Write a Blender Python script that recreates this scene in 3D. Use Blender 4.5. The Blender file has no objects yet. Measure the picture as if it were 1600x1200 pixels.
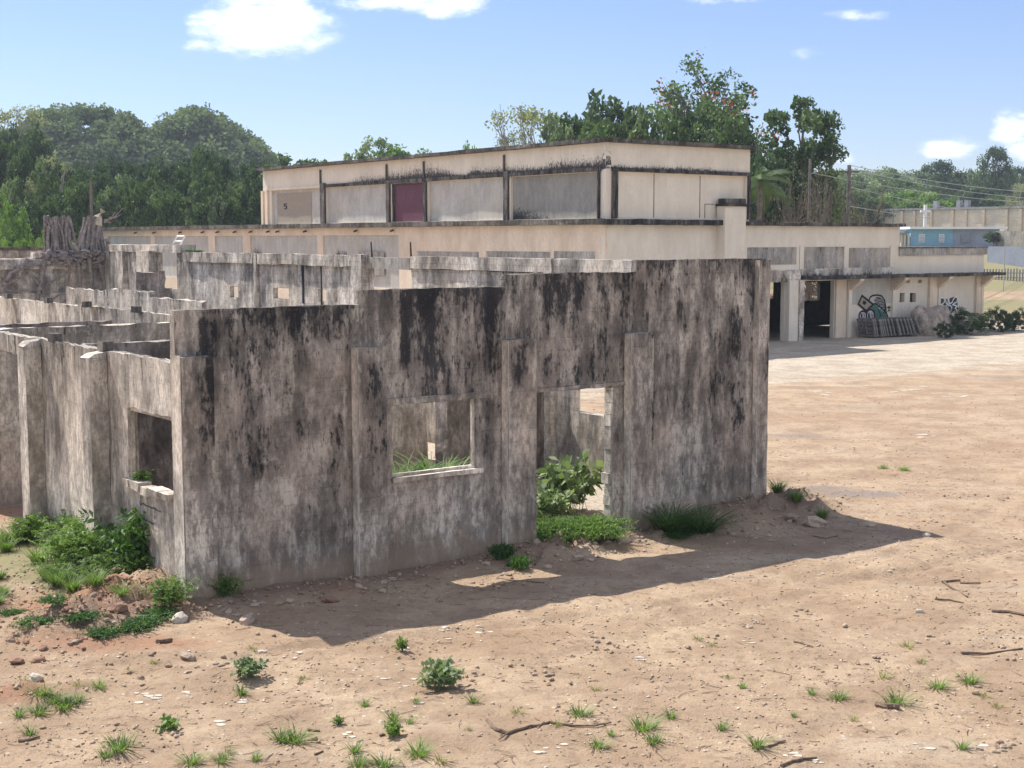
import bpy, bmesh, math, random
import numpy as np
from mathutils import Vector

random.seed(7)
RNG = np.random.default_rng(11)
scene = bpy.context.scene
COL = scene.collection

# ------------------------------------------------------------------ camera, world, sun
F_PX = 2200.0
EYE = np.array([0.0, 0.0, 5.0])
PITCH = math.atan(227 / F_PX)
cam_d = bpy.data.cameras.new('camera')
cam_d.sensor_width = 36.0
cam_d.lens = F_PX / 1600 * 36.0
cam_d.clip_start = 0.5
cam_d.clip_end = 9000
cam = bpy.data.objects.new('camera', cam_d)
COL.objects.link(cam)
cam.location = EYE
cam.rotation_euler = (math.pi / 2 - PITCH, 0, 0)
scene.camera = cam

SUN_EL = math.radians(53.3)
SUN_AZ = math.radians(140.0)          # ccw from +X, where the sun stands
world = bpy.data.worlds.new('World')
scene.world = world
world.use_nodes = True


def build_world():
    nt = world.node_tree
    N, L = nt.nodes, nt.links
    bg = N['Background']
    bg.inputs['Strength'].default_value = 0.12
    sky = N.new('ShaderNodeTexSky')
    sky.sky_type = 'NISHITA'
    sky.sun_disc = False
    sky.sun_elevation = SUN_EL
    sky.sun_rotation = math.radians(90) - SUN_AZ
    sky.air_density = 1.0
    sky.dust_density = 0.15
    sky.ozone_density = 4.0
    tc = N.new('ShaderNodeTexCoord')
    sep = N.new('ShaderNodeSeparateXYZ')
    L.new(tc.outputs['Generated'], sep.inputs[0])

    def m(op, a, b=None, c=None):
        n = N.new('ShaderNodeMath')
        n.operation = op
        for i, v in enumerate((a, b, c)):
            if v is None:
                continue
            if isinstance(v, (int, float)):
                n.inputs[i].default_value = v
            else:
                L.new(v, n.inputs[i])
        return n.outputs[0]
    ax = m('DIVIDE', sep.outputs[0], m('MAXIMUM', sep.outputs[1], 0.02))      # tangent of bearing
    az = m('DIVIDE', sep.outputs[2], m('MAXIMUM', sep.outputs[1], 0.02))
    comb = N.new('ShaderNodeCombineXYZ')
    L.new(ax, comb.inputs[0])
    L.new(m('MULTIPLY', az, 1.9), comb.inputs[1])
    n1 = N.new('ShaderNodeTexNoise')
    n1.inputs['Scale'].default_value = 14
    n1.inputs['Detail'].default_value = 9
    n1.inputs['Roughness'].default_value = 0.62
    L.new(comb.outputs[0], n1.inputs['Vector'])
    # cumulus and wisps: bearing, height, half sizes, thickness
    blobs = []
    for (px, py, hw, hh_, k) in ((405, 38, 105, 46, 1.25), (345, 72, 62, 18, .9), (468, 40, 48, 34, .9), (400, -8, 110, 34, 1.1), (662, 0, 130, 24, 1.15), (1250, 82, 80, 13, .55), (1130, 0, 80, 8, .5), (1340, 24, 50, 8, .4),
                                 (1580, 200, 42, 26, 1.0), (1500, 234, 66, 20, .7), (1610, 236, 60, 24, .8), (1312, 245, 26, 12, .6), (-600, -300, 380, 150, 1.0), (2400, -380, 400, 130, 1.0)):
        cy = (600 - py) / F_PX; dn = math.cos(PITCH) + cy * math.sin(PITCH)
        blobs.append(((px - 800) / F_PX / dn, (-math.sin(PITCH) + cy * math.cos(PITCH)) / dn, hw / F_PX * .95, hh_ / F_PX * 1.0, k * .92))
    acc = None
    for (bx, bz, sx, sz, k) in blobs:
        dx = m('DIVIDE', m('SUBTRACT', ax, bx), sx)
        dz = m('DIVIDE', m('SUBTRACT', az, bz), sz)
        r = m('ADD', m('MULTIPLY', dx, dx), m('MULTIPLY', dz, dz))
        v = m('MULTIPLY', m('SUBTRACT', 1.0, m('MINIMUM', m('MULTIPLY', r, .5), 1.0)), k)
        acc = v if acc is None else m('MAXIMUM', acc, v)
    dens = m('ADD', acc, m('MULTIPLY', m('SUBTRACT', n1.outputs['Fac'], 0.5), 3.4))
    mr = N.new('ShaderNodeMapRange')
    mr.interpolation_type = 'SMOOTHSTEP'
    mr.inputs['From Min'].default_value = 0.30
    mr.inputs['From Max'].default_value = 1.15
    L.new(dens, mr.inputs['Value'])
    gate = m('MINIMUM', m('MULTIPLY', acc, 2.2), 1.0)
    front = m('GREATER_THAN', sep.outputs[1], 0.02)
    fac = m('MULTIPLY', m('MULTIPLY', mr.outputs[0], gate), front)
    # unseen broken cloud added behind and above the viewer to brighten the shade
    n2 = N.new('ShaderNodeTexNoise')
    n2.inputs['Scale'].default_value = 2.2
    n2.inputs['Detail'].default_value = 6
    L.new(tc.outputs['Generated'], n2.inputs['Vector'])
    mr2 = N.new('ShaderNodeMapRange')
    mr2.interpolation_type = 'SMOOTHSTEP'
    mr2.inputs['From Min'].default_value = 0.38
    mr2.inputs['From Max'].default_value = 0.58
    L.new(n2.outputs['Fac'], mr2.inputs['Value'])
    back = N.new('ShaderNodeMapRange')
    back.inputs['From Min'].default_value = 0.55
    back.inputs['From Max'].default_value = 0.15
    L.new(sep.outputs[1], back.inputs['Value'])
    fac = m('MAXIMUM', fac, m('MULTIPLY', m('MULTIPLY', mr2.outputs[0], back.outputs[0]), 0.52))
    veil = N.new('ShaderNodeTexNoise')
    veil.inputs['Scale'].default_value = 3.0
    veil.inputs['Detail'].default_value = 3
    L.new(comb.outputs[0], veil.inputs['Vector'])
    tint = N.new('ShaderNodeMix')
    tint.data_type = 'RGBA'
    tint.blend_type = 'MULTIPLY'
    tint.inputs['Factor'].default_value = 1
    L.new(sky.outputs[0], tint.inputs['A'])
    tint.inputs['B'].default_value = (.715, .705, .850, 1)
    mix = N.new('ShaderNodeMix')
    mix.data_type = 'RGBA'
    L.new(fac, mix.inputs['Factor'])
    L.new(tint.outputs['Result'], mix.inputs['A'])
    mix.inputs['B'].default_value = (8.6, 8.8, 9.1, 1)
    L.new(mix.outputs['Result'], bg.inputs['Color'])


build_world()
sun_d = bpy.data.lights.new('sun', 'SUN')
sun_d.energy = 5.0
sun_d.angle = math.radians(0.5)
sun_d.color = (1.0, 0.955, 0.88)
sun = bpy.data.objects.new('sun', sun_d)
COL.objects.link(sun)
sdir = Vector((math.cos(SUN_AZ) * math.cos(SUN_EL), math.sin(SUN_AZ) * math.cos(SUN_EL), math.sin(SUN_EL)))
sun.rotation_euler = sdir.to_track_quat('Z', 'Y').to_euler()
sun.location = (-30, 30, 60)
scene.view_settings.view_transform = 'Standard'
scene.view_settings.look = 'None'
scene.view_settings.exposure = 0.55
scene.view_settings.gamma = 1
scene.cycles.max_bounces = 6
scene.cycles.transparent_max_bounces = 8

# ------------------------------------------------------------------ building frame (u along the front wall, v to the back left)
UX = np.array([0.8034, 0.5954, 0.0]); UX /= np.linalg.norm(UX)
VX = np.array([-UX[1], UX[0], 0.0])
ORG = np.array([-4.42, 18.75, 0.0]) + VX * 0.18


def W(u, v, z=0.0):
    return ORG + u * UX + v * VX + np.array([0, 0, z])


def ray(px, py):
    cx = (px - 800) / F_PX
    cy = (600 - py) / F_PX
    return np.array([cx, math.cos(PITCH) + cy * math.sin(PITCH), -math.sin(PITCH) + cy * math.cos(PITCH)])


def hz(px, py, z=0.0):
    d = ray(px, py)
    return EYE + d * (z - EYE[2]) / d[2]


def uvz(P):
    return float((P - ORG) @ UX), float((P - ORG) @ VX), float(P[2])


def hv(px, py, v0):
    d = ray(px, py)
    t = (v0 - (EYE - ORG) @ VX) / (d @ VX)
    r = uvz(EYE + t * d)
    return r[0], r[2]


def hu(px, py, u0):
    d = ray(px, py)
    t = (u0 - (EYE - ORG) @ UX) / (d @ UX)
    r = uvz(EYE + t * d)
    return r[1], r[2]


def far(px, py, dist):
    d = ray(px, py)
    return EYE + d * dist / d[1]


# ------------------------------------------------------------------ numeric noise
def _h(ix, iy, iz, seed):
    n = (ix.astype(np.int64) * 374761393 + iy.astype(np.int64) * 668265263 + iz.astype(np.int64) * 2147483647 + seed * 974634777) & 0xFFFFFFFF
    n = ((n ^ (n >> 13)) * 1274126177) & 0xFFFFFFFF
    n = n ^ (n >> 16)
    return (n & 0xFFFFFF) / float(0xFFFFFF)


def vn(x, y, z=0.0, seed=0):
    x = np.asarray(x, float); y = np.asarray(y, float) + 0 * x; z = np.asarray(z, float) + 0 * x
    xi, yi, zi = np.floor(x), np.floor(y), np.floor(z)
    fx, fy, fz = x - xi, y - yi, z - zi
    fx = fx * fx * (3 - 2 * fx); fy = fy * fy * (3 - 2 * fy); fz = fz * fz * (3 - 2 * fz)
    o = 0
    for a in (0, 1):
        for b in (0, 1):
            for c in (0, 1):
                w = (fx if a else 1 - fx) * (fy if b else 1 - fy) * (fz if c else 1 - fz)
                o = o + w * _h(xi + a, yi + b, zi + c, seed)
    return o


def fbm(x, y, z=0.0, seed=0, oct=4):
    s, a, t = 0, 1.0, 0
    for i in range(oct):
        s = s + a * vn(np.asarray(x) * 2 ** i, np.asarray(y) * 2 ** i, np.asarray(z) * 2 ** i, seed + i)
        t += a
        a *= 0.5
    return s / t


def sstep(a, b, x):
    t = np.clip((np.asarray(x, float) - a) / (b - a), 0, 1)
    return t * t * (3 - 2 * t)


# ------------------------------------------------------------------ materials
def mat_new(name):
    m = bpy.data.materials.new(name)
    m.use_nodes = True
    nt = m.node_tree
    return m, nt, nt.nodes, nt.links, nt.nodes['Principled BSDF']


def rgb(c):
    return (c[0], c[1], c[2], 1)


def mixc(N, L, fac, a, b, blend='MIX'):
    n = N.new('ShaderNodeMix')
    n.data_type = 'RGBA'
    n.blend_type = blend
    for key, v in (('Factor', fac), ('A', a), ('B', b)):
        s = n.inputs[key]
        if isinstance(v, (int, float)):
            s.default_value = v
        elif isinstance(v, tuple):
            s.default_value = rgb(v)
        else:
            L.new(v, s)
    return n.outputs['Result']


def mth(N, L, op, a, b=0.0, clamp=False):
    n = N.new('ShaderNodeMath')
    n.operation = op
    n.use_clamp = clamp
    for i, v in enumerate((a, b)):
        if isinstance(v, (int, float)):
            n.inputs[i].default_value = v
        else:
            L.new(v, n.inputs[i])
    return n.outputs[0]


def mrange(N, L, v, a, b, c=0.0, d=1.0):
    n = N.new('ShaderNodeMapRange')
    n.interpolation_type = 'SMOOTHSTEP'
    L.new(v, n.inputs['Value'])
    n.inputs['From Min'].default_value = a
    n.inputs['From Max'].default_value = b
    n.inputs['To Min'].default_value = c
    n.inputs['To Max'].default_value = d
    return n.outputs[0]


def noise(N, L, vec, scale, detail=4, rough=0.55, sx=1.0, sy=1.0, sz=1.0, off=0.0):
    mp = N.new('ShaderNodeMapping')
    mp.inputs['Scale'].default_value = (sx, sy, sz)
    mp.inputs['Location'].default_value = (off, off * 1.7, off * .6)
    L.new(vec, mp.inputs[0])
    n = N.new('ShaderNodeTexNoise')
    n.inputs['Scale'].default_value = scale
    n.inputs['Detail'].default_value = detail
    n.inputs['Roughness'].default_value = rough
    L.new(mp.outputs[0], n.inputs['Vector'])
    return n.outputs['Fac']


def stained(name, light, mid, brown, dark=(0.018, 0.019, 0.024), level=0.0, blocks=0.0, streak=1.0, specks=0.5, bump=0.25, off=0.0, mottle=1.0, foot=0.0):
    m, nt, N, L, P = mat_new(name)
    uv = N.new('ShaderNodeUVMap').outputs[0]
    at = N.new('ShaderNodeAttribute'); at.attribute_name = 'stain'
    st = at.outputs['Fac']
    al = N.new('ShaderNodeAttribute'); al.attribute_name = 'wash'
    nA = noise(N, L, uv, 2.6, 8, 0.62, 1.6, .32, 1, off)             # tall soft streaks
    nB = noise(N, L, uv, .55, 4, .5, 1, .6, 1, off + 3)              # large clouds
    nC = noise(N, L, uv, 16, 8, .7, 1, .42, 1, off + 9)              # grain
    nD = noise(N, L, uv, 70, 3, .7, 1, .7, 1, off)                   # pits
    nE = noise(N, L, uv, 5.5, 7, .68, 1, .16, 1, off + 5)            # thin drips
    nF = noise(N, L, uv, 3.2, 10, .74, 1, .62, 1, off + 15)            # flaking patches
    f1 = mrange(N, L, mth(N, L, 'ADD', nA, mth(N, L, 'MULTIPLY', mth(N, L, 'SUBTRACT', nC, .5), .7)), .42, .60)
    c = mixc(N, L, f1, mid, light)
    f2 = mth(N, L, 'MULTIPLY', mrange(N, L, nB, .42, .66), .65)
    c = mixc(N, L, f2, c, brown)
    # grey-black lichen film
    fl = mrange(N, L, mth(N, L, 'ADD', mth(N, L, 'ADD', mth(N, L, 'MULTIPLY', nF, .7), mth(N, L, 'MULTIPLY', nC, .45)), mth(N, L, 'MULTIPLY', mth(N, L, 'SUBTRACT', nA, .5), -.5 * streak)), .50, .64)
    nG = noise(N, L, uv, .8, 5, .6, 1, .7, 1, off + 23)
    fl = mth(N, L, 'MULTIPLY', fl, mrange(N, L, nG, .36, .60, .25, 1.1))
    c = mixc(N, L, mth(N, L, 'MULTIPLY', fl, .74 * mottle), c, tuple(0.40 * a for a in mid))
    gg = mrange(N, L, nC, .36, .64, 1 - .30 * mottle, 1 + .26 * mottle)
    gv = N.new('ShaderNodeCombineColor')
    for i_ in range(3): L.new(gg, gv.inputs[i_])
    c = mixc(N, L, 1.0, c, gv.outputs[0], 'MULTIPLY')
    # black runs
    k = mth(N, L, 'ADD', mth(N, L, 'MULTIPLY', st, .56), mth(N, L, 'MULTIPLY', mth(N, L, 'SUBTRACT', nE, .5), 1.5 * streak))
    k = mth(N, L, 'ADD', k, mth(N, L, 'MULTIPLY', mth(N, L, 'SUBTRACT', nC, .5), 1.7))
    k = mth(N, L, 'ADD', k, level)
    fk = mth(N, L, 'MULTIPLY', mrange(N, L, k, .17, .60), .93)
    c = mixc(N, L, fk, c, dark)
    zz = mrange(N, L, nG, .34, .64, 1 + .22 * mottle, 1 - .30 * mottle)
    gz_ = N.new('ShaderNodeCombineColor')
    for i_ in range(3): L.new(zz, gz_.inputs[i_])
    c = mixc(N, L, 1.0, c, gz_.outputs[0], 'MULTIPLY')
    # pale wash where paint or lime survives, plus light painted on left pier faces
    fw = mth(N, L, 'MULTIPLY', mrange(N, L, mth(N, L, 'ADD', mth(N, L, 'MULTIPLY', al.outputs['Fac'], .30), mth(N, L, 'ADD', mth(N, L, 'MULTIPLY', nF, .9), mth(N, L, 'MULTIPLY', nC, .3))), .74, .92), .62)
    c = mixc(N, L, fw, c, tuple(min(1, 1.25 * a) for a in light))
    # pale specks and dark pits
    fs = mth(N, L, 'MULTIPLY', mrange(N, L, nD, .63, .72), specks)
    c = mixc(N, L, fs, c, tuple(min(1, 1.5 * a) for a in light))
    fp = mth(N, L, 'MULTIPLY', mrange(N, L, nD, .40, .30), .5)
    c = mixc(N, L, fp, c, (0.05, 0.045, 0.042))
    h = mth(N, L, 'ADD', mth(N, L, 'MULTIPLY', nC, .6), mth(N, L, 'MULTIPLY', nD, .4))
    if blocks > 0:
        br = N.new('ShaderNodeTexBrick')
        br.inputs['Scale'].default_value = 1.0
        br.inputs['Brick Width'].default_value = 0.4
        br.inputs['Row Height'].default_value = 0.2
        br.inputs['Mortar Size'].default_value = 0.007
        br.inputs['Mortar Smooth'].default_value = .5
        L.new(uv, br.inputs['Vector'])
        fb = mth(N, L, 'MULTIPLY', mth(N, L, 'MULTIPLY', br.outputs['Fac'], blocks), mrange(N, L, nF, .38, .62))
        c = mixc(N, L, fb, c, (0.06, 0.05, 0.045))
        h = mth(N, L, 'SUBTRACT', h, mth(N, L, 'MULTIPLY', fb, .8))
    if foot > 0:
        ft = N.new('ShaderNodeAttribute'); ft.attribute_name = 'foot'
        ff = mrange(N, L, mth(N, L, 'ADD', ft.outputs['Fac'], mth(N, L, 'MULTIPLY', mth(N, L, 'SUBTRACT', nF, .5), 1.2)), .35, .9)
        c = mixc(N, L, mth(N, L, 'MULTIPLY', ff, foot), c, (0.33, 0.245, 0.17))
    L.new(c, P.inputs['Base Color'])
    P.inputs['Roughness'].default_value = 0.92
    P.inputs['Specular IOR Level'].default_value = 0.2
    b = N.new('ShaderNodeBump')
    b.inputs['Strength'].default_value = bump
    b.inputs['Distance'].default_value = 0.03
    L.new(h, b.inputs['Height'])
    L.new(b.outputs[0], P.inputs['Normal'])
    return m


M = {}
M['front'] = stained('weathered_concrete', (.56, .50, .425), (.335, .300, .262), (.385, .30, .235), level=-.015, blocks=.4, specks=.45, bump=.5, foot=.75)
M['side'] = stained('sunlit_concrete', (.68, .60, .50), (.52, .46, .39), (.54, .44, .34), level=-.10, blocks=.25, specks=.25, bump=.4, off=7, foot=.4)  # paler than the front wall: sunlight raised into the base colour
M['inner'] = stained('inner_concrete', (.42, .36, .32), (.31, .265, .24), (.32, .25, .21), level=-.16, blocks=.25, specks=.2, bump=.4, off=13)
M['ruin'] = stained('pale_ruin_concrete', (.70, .63, .54), (.54, .48, .42), (.60, .50, .39), level=-.05, blocks=.6, specks=.2, bump=.5, off=21)
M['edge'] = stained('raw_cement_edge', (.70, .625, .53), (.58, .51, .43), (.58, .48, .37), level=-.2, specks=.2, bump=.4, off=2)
M['cream'] = stained('cream_paint', (.79, .715, .595), (.75, .675, .56), (.70, .62, .50), level=-.13, streak=.5, specks=.02, bump=.08, off=31, mottle=.10)
M['peach'] = stained('peach_paint', (.78, .655, .51), (.72, .60, .47), (.68, .55, .41), level=-.13, streak=.5, specks=.02, bump=.08, off=33, mottle=.15)
M['grey'] = stained('grey_render', (.54, .52, .475), (.48, .465, .43), (.50, .46, .39), level=-.12, streak=.6, specks=.03, bump=.08, off=41, mottle=.22)
M['greydark'] = stained('dull_render', (.32, .31, .285), (.27, .265, .245), (.29, .275, .24), level=-.12, streak=.5, specks=.03, bump=.08, off=43, mottle=.2)
M['raw'] = stained('raw_grey_panel', (.44, .41, .365), (.33, .31, .285), (.40, .35, .285), level=-.10, streak=1.3, specks=.05, bump=.2, off=47, mottle=.5)
M['moss'] = stained('mossy_black_concrete', (.22, .20, .175), (.11, .10, .095), (.15, .13, .105), level=.02, streak=1.0, specks=.3, bump=.8, off=51)
M['coping'] = stained('grey_coping', (.21, .19, .165), (.125, .115, .105), (.15, .125, .10), level=.02, streak=.6, specks=.2, bump=.5, off=57)
M['roofslab'] = stained('roof_concrete', (.35, .32, .28), (.26, .24, .21), (.28, .24, .19), level=.0, specks=.2, bump=.2, off=61)


def plain(name, col, rough=.8, var=.25, scale=6.0, bump=.2, metal=0.0):
    m, nt, N, L, P = mat_new(name)
    tc = N.new('ShaderNodeTexCoord').outputs['Object']
    n1 = noise(N, L, tc, scale, 6, .6)
    n2 = noise(N, L, tc, scale * 7, 3, .6)
    f = mth(N, L, 'ADD', mth(N, L, 'MULTIPLY', n1, .6), mth(N, L, 'MULTIPLY', n2, .4))
    c = mixc(N, L, mrange(N, L, f, .35, .65), tuple(a * (1 - var) for a in col), tuple(min(1, a * (1 + var)) for a in col))
    L.new(c, P.inputs['Base Color'])
    P.inputs['Roughness'].default_value = rough
    P.inputs['Metallic'].default_value = metal
    P.inputs['Specular IOR Level'].default_value = .25
    b = N.new('ShaderNodeBump')
    b.inputs['Strength'].default_value = bump
    b.inputs['Distance'].default_value = .02
    L.new(f, b.inputs['Height'])
    L.new(b.outputs[0], P.inputs['Normal'])
    return m


M['bark'] = plain('bark', (.20, .165, .135), .9, .4, 5)
M['palebark'] = plain('pale_bark', (.34, .30, .26), .9, .35, 4)
M['root'] = plain('dry_root', (.25, .215, .20), .9, .45, 9, .5)
M['cutwood'] = plain('cut_wood', (.42, .36, .29), .85, .3, 6)
M['stick'] = plain('dry_stick', (.17, .12, .085), .9, .4, 20)
M['rock'] = plain('rock', (.42, .33, .25), .95, .35, 7, .5)
M['redrock'] = plain('red_clod', (.30, .175, .12), .95, .4, 9, .6)
M['whiterock'] = plain('chalky_rock', (.50, .44, .36), .95, .2, 7, .4)
M['soil'] = plain('loose_soil', (.38, .285, .205), .95, .4, 12, .7)
M['heap'] = plain('earth_heap', (.33, .27, .22), .95, .45, 2.2, .8)
M['pallet'] = plain('grey_timber', (.20, .185, .17), .9, .5, 5)
M['purple'] = plain('maroon_paint', (.135, .05, .075), .6, .15, .8, .05)
M['iron'] = plain('rusted_iron', (.10, .06, .045), .8, .4, 30)
M['steel'] = plain('galvanised_steel', (.45, .46, .46), .5, .2, 10, .1, .3)
M['black'] = plain('black_spray', (.02, .02, .024), .8, .2)
M['white'] = plain('white_paint', (.75, .74, .72), .7, .06)
M['eyewhite'] = plain('pinkish_white_spray', (.58, .48, .49), .8, .1)
M['green_spray'] = plain('teal_spray', (.07, .17, .135), .8, .2, 3)
M['tan_spray'] = plain('tan_spray', (.34, .29, .23), .8, .1)
M['slate_spray'] = plain('slate_spray', (.055, .06, .075), .8, .2)
M['blue'] = plain('blue_paint', (.22, .40, .52), .8, .12, .6)
M['greyblue'] = plain('grey_blue_paint', (.30, .33, .40), .8, .12, .6)
M['whiteroof'] = plain('white_roof', (.80, .80, .80), .7, .05, .6)
M['farcream'] = plain('far_cream_wall', (.62, .55, .45), .9, .14, .5)
M['fartan'] = plain('far_tan_band', (.48, .40, .31), .9, .14, .5)
M['greyfar'] = plain('far_grey', (.28, .28, .29), .9, .3, .5)
M['wood_post'] = plain('pole_timber', (.17, .15, .13), .9, .3, 4)
M['wire'] = plain('wire', (.42, .42, .42), .6, .1)
M['hilldirt'] = plain('hill_ground', (.10, .125, .07), .95, .4, .1)
M['darkvoid'] = plain('shaded_bay_concrete', (.045, .042, .042), .95, .3, 2)  # shade inside the open bays put into a near-black colour


def leafmat(name, dark, light, trans=.22, yellow=None, rough=.55):
    m, nt, N, L, P = mat_new(name)
    at = N.new('ShaderNodeAttribute'); at.attribute_name = 'cv'
    oi = N.new('ShaderNodeObjectInfo')
    r = mth(N, L, 'MULTIPLY', mth(N, L, 'SUBTRACT', oi.outputs['Random'], .5), .35)
    f = mth(N, L, 'ADD', at.outputs['Fac'], r, True)
    c = mixc(N, L, f, dark, light)
    if yellow:
        c = mixc(N, L, mrange(N, L, f, .8, 1.0), c, yellow)
    L.new(c, P.inputs['Base Color'])
    P.inputs['Roughness'].default_value = rough
    P.inputs['Specular IOR Level'].default_value = .22 if rough < .6 else .1
    tr = N.new('ShaderNodeBsdfTranslucent')
    tcol = mixc(N, L, 1.0, c, (1.5, 1.7, .8), 'MULTIPLY')
    L.new(tcol, tr.inputs['Color'])
    ms = N.new('ShaderNodeMixShader')
    ms.inputs[0].default_value = trans
    L.new(P.outputs[0], ms.inputs[1])
    L.new(tr.outputs[0], ms.inputs[2])
    L.new(ms.outputs[0], N['Material Output'].inputs['Surface'])
    return m


M['lf_tree'] = leafmat('tree_leaves', (.034, .064, .026), (.14, .205, .078))
M['lf_dark'] = leafmat('dark_leaves', (.028, .052, .030), (.10, .15, .072))
M['lf_bright'] = leafmat('bright_leaves', (.08, .15, .035), (.21, .31, .08), .3)
M['lf_pale'] = leafmat('pale_leaves', (.15, .17, .10), (.34, .34, .21), .3)
M['lf_dry'] = leafmat('dry_leaves', (.11, .10, .06), (.22, .19, .12), .2)
M['lf_weed'] = leafmat('weed_leaves', (.075, .135, .035), (.22, .31, .10), .3)
M['lf_weed2'] = leafmat('deep_weed_leaves', (.03, .075, .025), (.10, .18, .05), .3)
M['lf_grass'] = leafmat('grass_blades', (.07, .13, .035), (.22, .30, .10), .35)
M['lf_drygrass'] = leafmat('yellowing_grass', (.13, .14, .05), (.34, .33, .13), .3)
M['lf_sage'] = leafmat('grey_green_leaves', (.10, .14, .075), (.25, .31, .17), .25)
M['lf_hill'] = leafmat('hill_leaves', (.075, .11, .06), (.26, .32, .17), .15, rough=.85)
M['flower'] = plain('orange_red_blossom', (.55, .13, .055), .6, .2)


def ground_mat():
    m, nt, N, L, P = mat_new('dirt_ground')
    tc = N.new('ShaderNodeTexCoord').outputs['Object']

    def A(n):
        a = N.new('ShaderNodeAttribute'); a.attribute_name = n
        return a.outputs['Fac']
    n0 = noise(N, L, tc, .22, 5, .55)
    n1 = noise(N, L, tc, .9, 8, .65, off=4)
    n2 = noise(N, L, tc, 6, 8, .7, off=8)
    n3 = noise(N, L, tc, 34, 5, .75, off=2)
    n4 = noise(N, L, tc, 1.2, 6, .6, .25, 1.3, 1, off=12)
    c = mixc(N, L, mrange(N, L, n1, .35, .65), (.330, .232, .153), (.465, .345, .232))
    c = mixc(N, L, mth(N, L, 'MULTIPLY', mrange(N, L, n0, .45, .66), .55), c, (.345, .232, .150))
    c = mixc(N, L, mth(N, L, 'MULTIPLY', mrange(N, L, n4, .56, .70), .45), c, (.455, .375, .285))
    # concrete apron, dark old asphalt, red soil, grass, slab
    fa = mrange(N, L, mth(N, L, 'ADD', A('apron'), mth(N, L, 'MULTIPLY', mth(N, L, 'SUBTRACT', n4, .5), 1.6)), .30, .75)
    c = mixc(N, L, fa, c, mixc(N, L, mrange(N, L, n1, .35, .65), (.40, .335, .26), (.52, .455, .36)))
    fs = mrange(N, L, mth(N, L, 'ADD', A('slab'), mth(N, L, 'MULTIPLY', mth(N, L, 'SUBTRACT', n1, .5), .8)), .4, .6)
    c = mixc(N, L, fs, c, (.48, .415, .33))
    fr = mrange(N, L, mth(N, L, 'ADD', A('red'), mth(N, L, 'MULTIPLY', mth(N, L, 'SUBTRACT', n1, .5), .9)), .3, .8)
    c = mixc(N, L, mth(N, L, 'MULTIPLY', fr, .85), c, (.33, .178, .11))
    fd = mrange(N, L, mth(N, L, 'ADD', A('asphalt'), mth(N, L, 'MULTIPLY', mth(N, L, 'SUBTRACT', n4, .5), 1.1)), .35, .8)
    c = mixc(N, L, mth(N, L, 'MULTIPLY', fd, .8), c, (.245, .215, .195))
    fm = mrange(N, L, mth(N, L, 'ADD', A('soil'), mth(N, L, 'MULTIPLY', mth(N, L, 'SUBTRACT', n2, .5), .9)), .3, .8)
    c = mixc(N, L, mth(N, L, 'MULTIPLY', fm, .75), c, (.245, .175, .13))
    fg = mrange(N, L, mth(N, L, 'ADD', A('grass'), mth(N, L, 'MULTIPLY', mth(N, L, 'SUBTRACT', n2, .5), 1.2)), .35, .75)
    c = mixc(N, L, mth(N, L, 'MULTIPLY', fg, .9), c, (.235, .225, .115))
    # grain and chips
    c = mixc(N, L, mth(N, L, 'MULTIPLY', mrange(N, L, n2, .52, .36), .45), c, (.22, .15, .105))
    c = mixc(N, L, mth(N, L, 'MULTIPLY', mrange(N, L, n3, .50, .34), .45), c, (.17, .115, .085))
    vo = N.new('ShaderNodeTexVoronoi'); vo.inputs['Scale'].default_value = 11
    vo.inputs['Randomness'].default_value = 1
    L.new(tc, vo.inputs['Vector'])
    sp = N.new('ShaderNodeSeparateColor'); L.new(vo.outputs['Color'], sp.inputs[0])
    ch = mth(N, L, 'MULTIPLY', mrange(N, L, vo.outputs['Distance'], .30, .20), mrange(N, L, sp.outputs[0], .80, .86))
    ch = mth(N, L, 'MULTIPLY', ch, mrange(N, L, n1, .40, .60))
    c = mixc(N, L, mth(N, L, 'MULTIPLY', ch, .7), c, (.62, .55, .45))
    L.new(c, P.inputs['Base Color'])
    P.inputs['Roughness'].default_value = .95
    P.inputs['Specular IOR Level'].default_value = .15
    h = mth(N, L, 'ADD', mth(N, L, 'MULTIPLY', n2, .7), mth(N, L, 'MULTIPLY', n3, .35))
    h = mth(N, L, 'ADD', h, mth(N, L, 'MULTIPLY', n1, .8))
    h = mth(N, L, 'ADD', h, mth(N, L, 'MULTIPLY', ch, .15))
    b = N.new('ShaderNodeBump')
    b.inputs['Strength'].default_value = .8
    b.inputs['Distance'].default_value = .07
    L.new(h, b.inputs['Height'])
    L.new(b.outputs[0], P.inputs['Normal'])
    return m


M['ground'] = ground_mat()

# ------------------------------------------------------------------ object helpers


def tag(o, label=None, cat=None, group=None, kind=None):
    if label: o['label'] = label
    if cat: o['category'] = cat
    if group: o['group'] = group
    if kind: o['kind'] = kind
    return o


def empty(name, loc, label=None, cat=None, group=None):
    o = bpy.data.objects.new(name, None)
    o.location = [float(a) for a in loc]
    o.empty_display_size = .3
    COL.objects.link(o)
    return tag(o, label, cat, group)


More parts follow.
